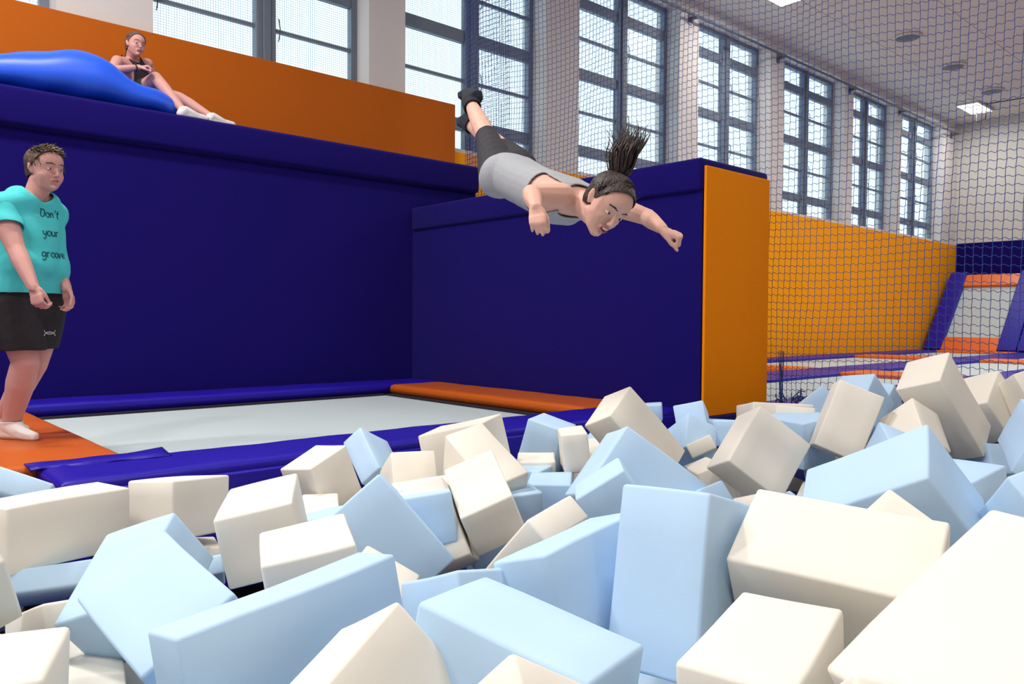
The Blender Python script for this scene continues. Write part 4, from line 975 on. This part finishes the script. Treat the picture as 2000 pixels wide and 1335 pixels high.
# ---------------------------------------------------------------- the diver
def diver():
    P = at
    pel = P(992, 338, 3.58); hipR = P(975, 345, 3.50); hipL = P(1012, 330, 3.66)
    waist = P(1035, 362, 3.40); chest = P(1090, 385, 3.25); nb = P(1128, 392, 3.15)
    shR = P(1098, 382, 3.08); shL = P(1178, 394, 3.27)
    elR = P(1038, 378, 3.00); wrR = P(1046, 405, 2.84)
    elL = P(1264, 424, 3.18); wrL = P(1294, 447, 3.02)
    knR = P(953, 272, 3.88); anR = P(918, 200, 4.16)
    knL = P(983, 292, 3.98); anL = P(913, 238, 4.26)
    hd = Head(P(1181, 402, 3.00), cv(.30, .68, -.67), cv(.613, -.675, -.41), 1.0)
    # body-frame: d from pelvis to neck, lat towards her left, dors = back
    d = (nb-pel).normalized(); lat = (shL-shR); lat = (lat-d*lat.dot(d)).normalized(); dors = lat.cross(d)
    if dors.z < 0: dors = -dors
    torso = [[(hipR, .088), (hipL, .088), (pel-dors*.01, .085)],
             [(pel-lat*.05, .086), (pel+lat*.05, .086), (waist-lat*.045, .080), (waist+lat*.045, .080)],
             [(waist-lat*.045, .080), (waist+lat*.045, .080), (chest-lat*.065, .084), (chest+lat*.065, .084)],
             [(chest-lat*.065, .082), (chest+lat*.065, .082), (nb-lat*.07-d*.02, .058), (nb+lat*.07-d*.02, .058)],
             [(chest-lat*.055-dors*.045+d*.01, .055), (chest+lat*.055-dors*.045+d*.01, .055), (waist-dors*.01, .06)]]
    shoulders = [[(shR, .050), (nb-d*.03-lat*.05, .055), (chest-lat*.06, .07)], [(shL, .050), (nb-d*.03+lat*.05, .055), (chest+lat*.06, .07)]]
    arms = [[(shR, .050), (shR.lerp(elR, .45), .045), (elR, .036)], [(elR, .037), (elR.lerp(wrR, .35), .036), (wrR, .024)],
            [(shL, .048), (shL.lerp(elL, .45), .043), (elL, .035)], [(elL, .036), (elL.lerp(wrL, .35), .034), (wrL, .023)]]
    legs = []
    for hp, kn, an in ((hipR, knR, anR), (hipL, knL, anL)):
        legs += [[(hp, .088), (hp.lerp(kn, .5), .071), (kn, .053)], [(kn, .052), (kn.lerp(an, .32), .050)], [(kn.lerp(an, .32), .051), (an, .032)]]
    hands = hand(wrR, cv(.12, .88, -.40), cv(.15, .35, .9), cv(.9, -.1, .2), .84, (.75, .9, .6), .8)
    hands += hand(wrL, cv(.82, .42, -.30), cv(-.35, .75, .45), cv(-.3, .1, -.95), .88, (1.3, 1.4, .9), 1.0)
    feet = []
    fR = foot(anR, P(931, 187, 4.14), P(913, 183, 4.28), P(902, 186, 4.33)); fL = foot(anL, P(918, 229, 4.25), P(905, 236, 4.37), P(900, 240, 4.41))
    head = hd.hulls(0, nb, .044)
    root = body('person', torso+shoulders+arms+legs+hands+fR+fL+head, .0042, M['skin'], smooth=2)
    tag(root, 'person diving headfirst over the foam pit, ponytail flying, grey tank top, charcoal leggings', 'person')
    hd.features(root, M['skin'], M['hair_dark'], open_mouth=True, squint=.75)
    # leggings to below the knee
    kR = knR.lerp(anR, .10); kL = knL.lerp(anL, .10)
    wl = pel.lerp(waist, .55)
    def wr(co): return .0008*math.sin(co.dot(d)*95+co.dot(lat)*22)
    lg = cloth('leggings', torso[:2]+legs, .006, .006, M['legging'], root, cuts=[(wl+d*.01, d)], smooth=3, wrinkle=wr,
               drop=lambda co: ((co-kR).dot(anR-knR) > 0 and (co-kR).length < .33 and (co-anR).length < (co-anL).length) or ((co-kL).dot(anL-knL) > 0 and (co-kL).length < .33 and (co-anL).length <= (co-anR).length))
    # tank top
    hem = pel.lerp(waist, .18)
    neckc = nb+d*.055-dors*.035
    armR = shR+lat*.035; armL = shL-lat*.035
    def wr2(co): return .004*math.sin(co.dot(d)*60+co.dot(dors)*26)*max(0, 1-((co-waist).length/.16)) + .0015*math.sin(co.dot(lat)*50)
    cloth('tank_top', torso+[[(chest-lat*.06, .075), (shR+lat*.03, .040)], [(chest+lat*.06, .075), (shL-lat*.03, .040)]], .011, .006, M['grey_top'], root,
          cuts=[(hem, -d)], smooth=4, wrinkle=wr2,
          drop=lambda co: (co-neckc).length < .098 or (co-(nb+d*.09+dors*.02)).length < .10 or ((co-nb).dot(d) > -.135 and abs((co-nb).dot(lat)) > .098))
    # socks
    for nm, f_, an, kn in (('sock', fR, anR, knR), ('sock', fL, anL, knL)):
        cloth(nm, f_+[[(an, .038), (an.lerp(kn, .30), .039)]], .010, .005, M['black_sock'], root, cuts=[(an.lerp(kn, .155), kn-an)], smooth=3)
    # hair: cap, strands combed back to the tail, flying ponytail
    bm = hd.cap(.009, .046, .55, -.03)
    hb = hd.p(-.062, .112)
    rnd = random.Random(4)
    for i in range(460):
        a = rnd.uniform(-math.pi, math.pi); tl = rnd.uniform(.25, 1)
        q0 = hd.p(-.02+.078*math.cos(a)*1.02, .05+.02*math.cos(a)-.02, .080*math.sin(a)) if False else None
        th = rnd.uniform(-1.45, 1.45); ph = rnd.uniform(-.25, 1.25)
        f0, l0 = math.cos(th), math.sin(th)
        p0 = hd.p(-.008+.080*f0*math.cos(ph), .050+.075*math.sin(ph)+.018*f0, .080*l0*math.cos(ph))
        cpt = hd.c+hd.u*.05-hd.f*.01; pts = []
        for k in range(6):
            t = k/5; q = p0.lerp(hb, t); v = (q-cpt); q = cpt+v.normalized()*max(v.length, .086-.004*t); pts.append(q)
        tube(bm, pts, [.0016, .0026, .003, .003, .003, .0028], 4)
    for i in range(46):    # wisps round the forehead and crown
        th = rnd.uniform(-1.2, 1.2); p0 = hd.p(.052*math.cos(th)+.01, .088+rnd.uniform(-.02, .02), .072*math.sin(th))
        strand(bm, p0, (p0-hd.c).normalized()*.5+UP*.7+V((rnd.gauss(0, .4), rnd.gauss(0, .4), 0)), rnd.uniform(.02, .05), .0009, 3, 5, rnd)
    tip = P(1243, 243, 3.03); mid = P(1219, 300, 3.0)
    cu = [hb, P(1212, 338, 3.0), mid, P(1238, 268, 3.02), tip]
    def bez(t):
        n = len(cu)-1; s = min(int(t*n), n-1); u = t*n-s
        p0 = cu[max(0, s-1)]; p1 = cu[s]; p2 = cu[s+1]; p3 = cu[min(n, s+2)]
        return .5*((2*p1)+(p2-p0)*u+(2*p0-5*p1+4*p2-p3)*u*u+(3*p1-p0-3*p2+p3)*u**3)
    for i in range(230):
        ang = rnd.uniform(0, 6.28); rad = math.sqrt(rnd.random()); e = rnd.uniform(.55, 1.0) if rnd.random() < .7 else rnd.uniform(.3, .7)
        a = CR*math.cos(ang)+CF*math.sin(ang)
        drift = (CR*rnd.gauss(-.25, .5)+CF*rnd.gauss(0, .4)+CU*rnd.gauss(0, .2))*.05
        pts = []
        for k in range(9):
            t = k/8*e; w = .018+.040*math.sin(min(1, t*1.15)*math.pi*.70)-.030*max(0, t-.6)
            pts.append(bez(t)+a*(rad*max(.004, w))+drift*(t**2.2)*1.1)
        tube(bm, pts, [.0028, .0034, .0036, .0036, .0034, .003, .0024, .0016, .0006], 4)
    for i in range(34):    # loose flyaway ends to the left of the tail
        t = rnd.uniform(.35, .75); p0 = bez(t)-CR*rnd.uniform(.0, .04)
        strand(bm, p0, -CR*rnd.uniform(.1, .7)+CU*rnd.uniform(.4, 1.2)+CF*rnd.gauss(0, .3), rnd.uniform(.05, .13), .0013, 3, 8, rnd)
    obj('hair', bm, M['hair_dark'], root, smooth=True)
    bm = bmesh.new(); dirn = (bez(.06)-bez(.0)).normalized(); u = dirn.orthogonal().normalized(); w = dirn.cross(u)
    tube(bm, [bez(.03)+(u*math.cos(t*.5236)+w*math.sin(t*.5236))*.017 for t in range(13)], .005, 6); obj('hair_tie', bm, M['band'], root, smooth=True)
diver()

# ---------------------------------------------------------------- the boy
GLY = {'D': [[(.1, 0), (.12, .95)], [(.0, .93), (.35, .95), (.62, .75), (.66, .45), (.5, .12), (.1, 0)]],
       'o': [[(.32, .6), (.1, .5), (.03, .25), (.18, .02), (.42, .05), (.55, .3), (.45, .55), (.32, .6)]],
       'n': [[(.05, .6), (.08, 0)], [(.08, .4), (.25, .6), (.42, .5), (.45, 0)]], "'": [[(.15, 1.0), (.08, .72)]],
       't': [[(.2, .95), (.22, .12), (.38, 0)], [(.0, .62), (.42, .64)]],
       'y': [[(.05, .6), (.1, .25), (.28, .15), (.48, .3)], [(.52, .6), (.45, 0), (.28, -.36), (.05, -.3)]],
       'u': [[(.06, .6), (.06, .15), (.22, .0), (.42, .15)], [(.46, .6), (.5, 0)]],
       'r': [[(.06, .6), (.1, 0)], [(.09, .38), (.22, .58), (.4, .55)]],
       'g': [[(.5, .55), (.2, .6), (.05, .3), (.2, .05), (.45, .25)], [(.52, .6), (.5, -.1), (.32, -.38), (.06, -.28)]],
       'v': [[(.03, .6), (.22, 0), (.45, .6)]],
       'e': [[(.06, .3), (.48, .34), (.4, .58), (.18, .58), (.05, .28), (.2, .02), (.48, .1)]],
       'w': [[(.03, .6), (.15, 0), (.32, .45), (.48, 0), (.62, .6)]]}
ADV = {'D': .78, 'w': .75, "'": .3, 't': .5}
def lettering(lines, origin, right, up, into, tree, h, r, name, m, parent):
    bm = bmesh.new()
    for (txt, x, y) in lines:
        cx = x
        for ch in txt:
            for st in GLY[ch]:
                pts = []; n = len(st)-1
                for s in range(n):
                    p0, p1, p2, p3 = st[max(0, s-1)], st[s], st[s+1], st[min(n, s+2)]
                    for k in range(5):
                        u = k/5; pts.append(tuple(.5*(2*p1[q]+(p2[q]-p0[q])*u+(2*p0[q]-5*p1[q]+4*p2[q]-p3[q])*u*u+(3*p1[q]-p0[q]-3*p2[q]+p3[q])*u**3) for q in (0, 1)))
                pts.append(st[-1]); W = []
                for (gx, gy) in pts:
                    q = origin+right*(cx+gx*h+.12*gy*h)+up*(y+gy*h)
                    hit = tree.ray_cast(q-into*.5, into, 1.2)
                    if hit[0] is not None: W.append(hit[0]-into*.0005)
                if len(W) > 1: tube(bm, W, r, 5)
            cx += ADV.get(ch, .62)*h
    return obj(name, bm, m, parent)
def boy():
    P = at; s0 = 4.42
    fwd = cv(.955, 0, -.30); fwd.z = 0; fwd.normalize(); lat = UP.cross(fwd)          # lat = his left
    R = lambda px, py, l, f=0, s=s0: P(px, py, s)+lat*l+fwd*f
    pelv = P(58, 588, s0); chest = P(54, 440, s0); nb = P(68, 384, s0)
    hd = Head(P(88, 334, s0), cv(.92, .10, -.38), UP+fwd*.04, 1.06)
    hipR, hipL = pelv-lat*.10, pelv+lat*.10
    shR, shL = P(60, 414, s0)-lat*.185, P(56, 412, s0)+lat*.175
    torso = [[(pelv-lat*.085-UP*.02, .125), (pelv+lat*.085-UP*.02, .125), (pelv+UP*.17-lat*.09+fwd*.025, .135), (pelv+UP*.17+lat*.09+fwd*.025, .135)],
             [(pelv+UP*.17-lat*.09+fwd*.02, .135), (pelv+UP*.17+lat*.09+fwd*.02, .135), (chest-lat*.105, .115), (chest+lat*.105, .115)],
             [(chest-lat*.10, .115), (chest+lat*.10, .115), (nb-UP*.035-lat*.08, .075), (nb-UP*.035+lat*.08, .075)],
             [(chest-lat*.07+fwd*.045, .09), (chest+lat*.07+fwd*.045, .09), (pelv+UP*.2+fwd*.05, .125)]]
    torso = [[(p-fwd*.02, r*.87) for p, r in h] for h in torso]
    shd = [[(shR, .062), (nb-UP*.03-lat*.04, .052), (chest-lat*.10, .082)], [(shL, .056), (nb-UP*.03+lat*.04, .052), (chest+lat*.10-fwd*.02, .076)]]
    elR = P(32, 488, 4.20); wrR = P(66, 562, 4.15); elL = P(98, 494, 4.62); wrL = P(131, 564, 4.47)
    upR = [[(shR, .066), (shR.lerp(elR, .5), .060), (elR, .047)]]; upL = [[(shL, .058), (elL, .043)]]
    arms = upR+[[(elR, .048), (elR.lerp(wrR, .3), .047), (wrR, .030)]]+upL+[[(elL, .044), (wrL, .029)]]
    knR = P(50, 706, 4.36); anR = P(20, 832, 4.44); knL = P(66, 712, 4.55); anL = P(-2, 826, 4.70)
    th = [[(hipR-UP*.03-fwd*.02, .106), (hipR.lerp(knR, .55), .092), (knR, .070)], [(hipL-UP*.03-fwd*.02, .106), (hipL.lerp(knL, .55), .092), (knL, .070)]]
    sh = [[(knR, .070), (knR.lerp(anR, .33), .074)], [(knR.lerp(anR, .33), .074), (anR, .044)], [(knL, .069), (knL.lerp(anL, .33), .071)], [(knL.lerp(anL, .33), .071), (anL, .042)]]
    def gz(p, z): q = p.copy(); q.z = z; return q
    fR = foot(gz(anR, .085), gz(anR-fwd*.045, .038), gz(anR+fwd*.12-lat*.01, .034), gz(anR+fwd*.185-lat*.012, .026), 1.08)
    fL = foot(gz(anL, .085), gz(anL-fwd*.045, .038), gz(anL+fwd*.12+lat*.01, .034), gz(anL+fwd*.185+lat*.012, .026), 1.08)
    ft = [[(anR, .044), (gz(anR, .085), .042)], [(anL, .042), (gz(anL, .085), .040)]]
    hands = hand(wrR, cv(.28, .93, -.05), lat-fwd*.1, fwd, 1.0, (.8, .95, .6), 1.0)+hand(wrL, cv(.15, .97, .05), -lat, fwd, .98, (.55, .7, .5), .6)
    root = body('person', torso+shd+arms+th+sh+fR+fL+ft+hands+hd.hulls(.006, nb, .049), .0052, M['skin2'], smooth=2)
    tag(root, 'person in turquoise shirt and black shorts standing on the orange pad at left', 'person')
    hd.features(root, M['skin2'], M['hair_boy'], squint=.55)
    # T-shirt
    sR = shR.lerp(elR, .50); sL = shL.lerp(elL, .5)
    neckc = nb+UP*.045+fwd*.03
    def wr(co):
        z = co.z-pelv.z
        return .005*math.sin(co.dot(lat)*34+z*9)*max(0, .35-z)*2 + .003*math.sin(z*36+co.dot(fwd)*18)
    hem = pelv+UP*.045
    skirt = [[(pelv-lat*.085-fwd*.02, .125), (pelv+lat*.085-fwd*.02, .125), (pelv+UP*.2-lat*.085, .122), (pelv+UP*.2+lat*.085, .122)]]
    tee = cloth('t_shirt', torso+shd+skirt, .019, .007, M['teal'], root, cuts=[(hem, -UP)], smooth=5, wrinkle=wr,
          drop=lambda co: (co-neckc).length < .082)
    for sh_, el_, sc_, q in ((shR, elR, sR, -1), (shL, elL, sL, 1)):
        cloth('sleeve', [[(sh_, .066 if q < 0 else .056), (sh_.lerp(el_, .35), .068 if q < 0 else .056), (sh_.lerp(el_, .75), .066 if q < 0 else .054)]], .010 if q < 0 else .004, .006, M['teal'], tee, cuts=[(sc_, (el_-sh_).normalized()+lat*(.25*q))], smooth=3,
              wrinkle=lambda co: .003*math.sin(co.z*70+co.dot(fwd)*30))
    bpy.context.view_layer.update()
    tree = BVHTree.FromObject(tee, bpy.context.evaluated_depsgraph_get())
    right = lat
    org = P(100, 424, s0)
    k = 1/345.
    lettering([("Don't", -.018, 0), ("your", -.036, -.108), ("groove", -.060, -.229)], P(62, 424, s0), right, UP, -fwd, tree, .046, .0032, 'lettering', M['ink'], root)
    # shorts
    hz = P(60, 682, s0).z
    bag = [[(hipR-fwd*.02, .116), (hipR.lerp(knR, .75), .104)], [(hipL-fwd*.02, .116), (hipL.lerp(knL, .75), .102)], [(hipR+UP*.03-fwd*.02, .112), (hipL+UP*.03-fwd*.02, .112)]]
    shr = cloth('shorts', torso[:1]+bag, .012, .007, M['shorts'], root, cuts=[(V((0, 0, pelv.z+.065)), UP), (V((0, 0, hz)), -UP)], smooth=5,
          wrinkle=lambda co: .006*math.sin(co.dot(lat)*30+co.dot(fwd)*22+co.z*6)*min(1, max(0, (pelv.z-co.z)*5)))
    bpy.context.view_layer.update()
    tree = BVHTree.FromObject(shr, bpy.context.evaluated_depsgraph_get())
    c = P(97, 650, s0); rt = cv(1, 0, .05); bm = bmesh.new(); ray = (c-EYE).normalized()
    for sg in (1, -1):
        pts = []
        for q in range(15):
            a = math.pi*q/14; x = .030*math.cos(a); y = sg*(.016-.022*math.sin(a))
            hit = tree.ray_cast(c+rt*x+UP*y-ray*.6, ray, 1.2)
            if hit[0] is not None: pts.append(hit[0]-ray*.001)
        if len(pts) > 2: tube(bm, pts, .0032, 5)
    obj('printed_mark', bm, M['logo'], root)
    for f_, an, kn in ((fR, anR, knR), (fL, anL, knL)):
        cloth('sock', f_+[[(gz(an, .085), .046), (an.lerp(kn, .22), .052)], [(gz(an, .085), .046), (f_[1][1][0].lerp(an, .45), .034)]], .011, .006, M['white_sock'], root, cuts=[(an+UP*.03, UP)], smooth=2)
    # short hair swept forward
    bm = hd.cap(.010, .036, .75, -.022); rnd = random.Random(6); bl = bmesh.new()
    for i in range(620):
        th = rnd.uniform(-math.pi, math.pi); ph = rnd.uniform(-.1, 1.45)
        nrm = V((math.cos(th)*math.cos(ph), math.sin(ph), math.sin(th)*math.cos(ph)))
        p0 = hd.p(-.010+.088*nrm.x, .050+.080*nrm.y, .080*nrm.z)
        if nrm.x > .62 and ph < .55: continue
        if p0 is None: continue
        nw = (hd.f*nrm.x+hd.u*nrm.y+hd.l*nrm.z)
        comb = hd.f*.95+hd.l*rnd.gauss(-.25, .25)+nw*.30+hd.u*rnd.uniform(-.05, .25)
        if ph < .45: comb = -hd.u*.8+nw*.10+hd.f*.45
        strand(bl if (ph > .75 and rnd.random() < .5) else bm, p0, comb, rnd.uniform(.035, .062), .0029, 4, 5, rnd, -hd.u*.35)
    h = obj('hair', bm, M['hair_boy'], root, smooth=True); obj('bleached_strands', bl, M['hair_fair'], h, smooth=True)
boy()

# ---------------------------------------------------------------- the girl on the platform
def girl():
    P = at; D = 7.55
    def Y(px, py, y):      # point on the vertical plane Y=y
        r = (CF+CR*((px-1000)/FPX)-CU*((py-667.5)/FPX)); return EYE+r*(y/r.y)
    nb = Y(256, 117, 8.20); pel = Y(278, 172, 8.25)
    shR = Y(229, 119, 8.05); shL = Y(289, 124, 8.36)
    elR = Y(218, 137, 7.80); wrR = Y(272, 131, 7.82)
    elL = Y(300, 152, 8.40); wrL = Y(312, 153, 8.20)
    hipR = Y(270, 182, 8.12); hipL = Y(292, 178, 8.38)
    knR = Y(304, 152, 7.86); anR = Y(360, 219, 7.56); knL = Y(352, 192, 7.98); anL = Y(414, 229, 7.62)
    hd = Head(Y(264, 90, 8.10), cv(.82, .08, -.56), cv(.10, -1, .05), 1.0)
    ch = nb.lerp(pel, .35); lat = (shL-shR).normalized()
    torso = [[(nb-UP*.03-lat*.06, .055), (nb-UP*.03+lat*.06, .055), (ch-lat*.06, .082), (ch+lat*.06, .082)], [(ch-lat*.06, .082), (ch+lat*.06, .082), (pel-lat*.05, .095), (pel+lat*.05, .095)]]
    shd = [[(shR, .050), (nb-UP*.03-lat*.03, .05), (ch-lat*.06, .07)], [(shL, .050), (nb-UP*.03+lat*.03, .05), (ch+lat*.06, .07)]]
    arms = [[(shR, .051), (shR.lerp(elR, .5), .046), (elR, .040)], [(elR, .040), (elR.lerp(wrR, .35), .036), (wrR, .026)], [(shL, .048), (elL, .036)], [(elL, .035), (wrL, .025)]]
    legs = [[(hipR, .085), (knR, .056)], [(hipL, .085), (knL, .056)], [(knR, .056), (knR.lerp(anR, .3), .056)], [(knR.lerp(anR, .3), .056), (anR, .035)], [(knL, .055), (knL.lerp(anL, .3), .055)], [(knL.lerp(anL, .3), .055), (anL, .034)]]
    toward = (Y(458, 238, 8.0)-Y(412, 233, 8.0)).normalized(); toward.z = 0; toward.normalize()
    side = V((-toward.y, toward.x, 0)); zt = 2.565
    def gz(p, z): q = p.copy(); q.z = z; return q
    fR = foot(gz(anR, zt+.075), gz(anR-toward*.03, zt+.036), gz(anR+toward*.13, zt+.034), gz(anR+toward*.21, zt+.030), 1.1); fL = foot(gz(anL, zt+.075), gz(anL-toward*.03, zt+.036), gz(anL+toward*.13, zt+.034), gz(anL+toward*.21, zt+.034), 1.1)
    ft = [[(anR, .035), (gz(anR, zt+.075), .035)], [(anL, .034), (gz(anL, zt+.075), .034)]]
    hands = hand(wrR, cv(.9, -.15, .2), cv(.15, .8, .3), cv(.1, -.5, -.8), .98, (.9, 1.1, .7), .8)+hand(wrL, cv(.6, .35, -.6), cv(-.4, .8, .1), cv(.3, -.3, -.8), .96, (.35, .5, .3), .3)
    root = body('person', torso+shd+arms+legs+fR+fL+ft+hands+hd.hulls(0, nb, .046), .0055, M['skin2'], smooth=2)
    tag(root, 'person in a dark tank top lounging on the bean bag on the high platform', 'person')
    hd.features(root, M['skin2'], M['hair_mid'], squint=.7)
    cloth('tank_top', torso+[[(ch-lat*.05, .08), (nb-lat*.085, .045)], [(ch+lat*.05, .08), (nb+lat*.085, .045)]], .009, .007, M['black_top'], root, cuts=[(nb-lat*.105, -lat), (nb+lat*.105, lat)], smooth=3,
          drop=lambda co: (co-(nb+UP*.06-V((0, .05, 0)))).length < .10)
    cloth('shorts', [[(pel-lat*.05, .1), (pel+lat*.05, .1)], [(hipR, .09), (hipR.lerp(knR, .35), .085)], [(hipL, .09), (hipL.lerp(knL, .35), .085)]], .008, .008, M['shorts'], root, smooth=3, thick=0)
    for f_, an, kn in ((fR, anR, knR), (fL, anL, knL)):
        cloth('sock', f_+[[(gz(an, zt+.075), .038), (an, .038)]], .009, .006, M['white_sock'], root, cuts=[(V((an.x, an.y, zt+.10)), UP+(kn-an).normalized()*.4)], smooth=3)
    d = (wrR-elR).normalized(); u = d.orthogonal().normalized(); w = d.cross(u); c = elR.lerp(wrR, .86); bm = bmesh.new()
    tube(bm, [c+(u*math.cos(t*.5236)+w*math.sin(t*.5236))*.032 for t in range(13)], .006, 6); obj('wristband', bm, M['band'], root, smooth=True)
    bm = hd.cap(.009, .044, .6, -.03); rnd = random.Random(9); hb = hd.p(-.085, .06)
    for i in range(200):
        th = rnd.uniform(-1.4, 1.4); ph = rnd.uniform(0, 1.2); f0, l0 = math.cos(th), math.sin(th)
        p0 = hd.p(-.010+.080*f0*math.cos(ph), .050+.078*math.sin(ph)+.014*f0, .081*l0*math.cos(ph)); cpt = hd.c+hd.u*.05-hd.f*.01; pts = []
        for k in range(6):
            t = k/5; q = p0.lerp(hb, t); v = q-cpt; pts.append(cpt+v.normalized()*max(v.length, .086))
        tube(bm, pts, .0028, 4)
    for i in range(50):
        strand(bm, hb+V((rnd.gauss(0, .01), rnd.gauss(0, .01), rnd.gauss(0, .01))), -hd.f*.6-UP*.5, rnd.uniform(.12, .2), .004, 4, 6, rnd, -UP*1.2)
    obj('hair', bm, M['hair_mid'], root, smooth=True)
girl()
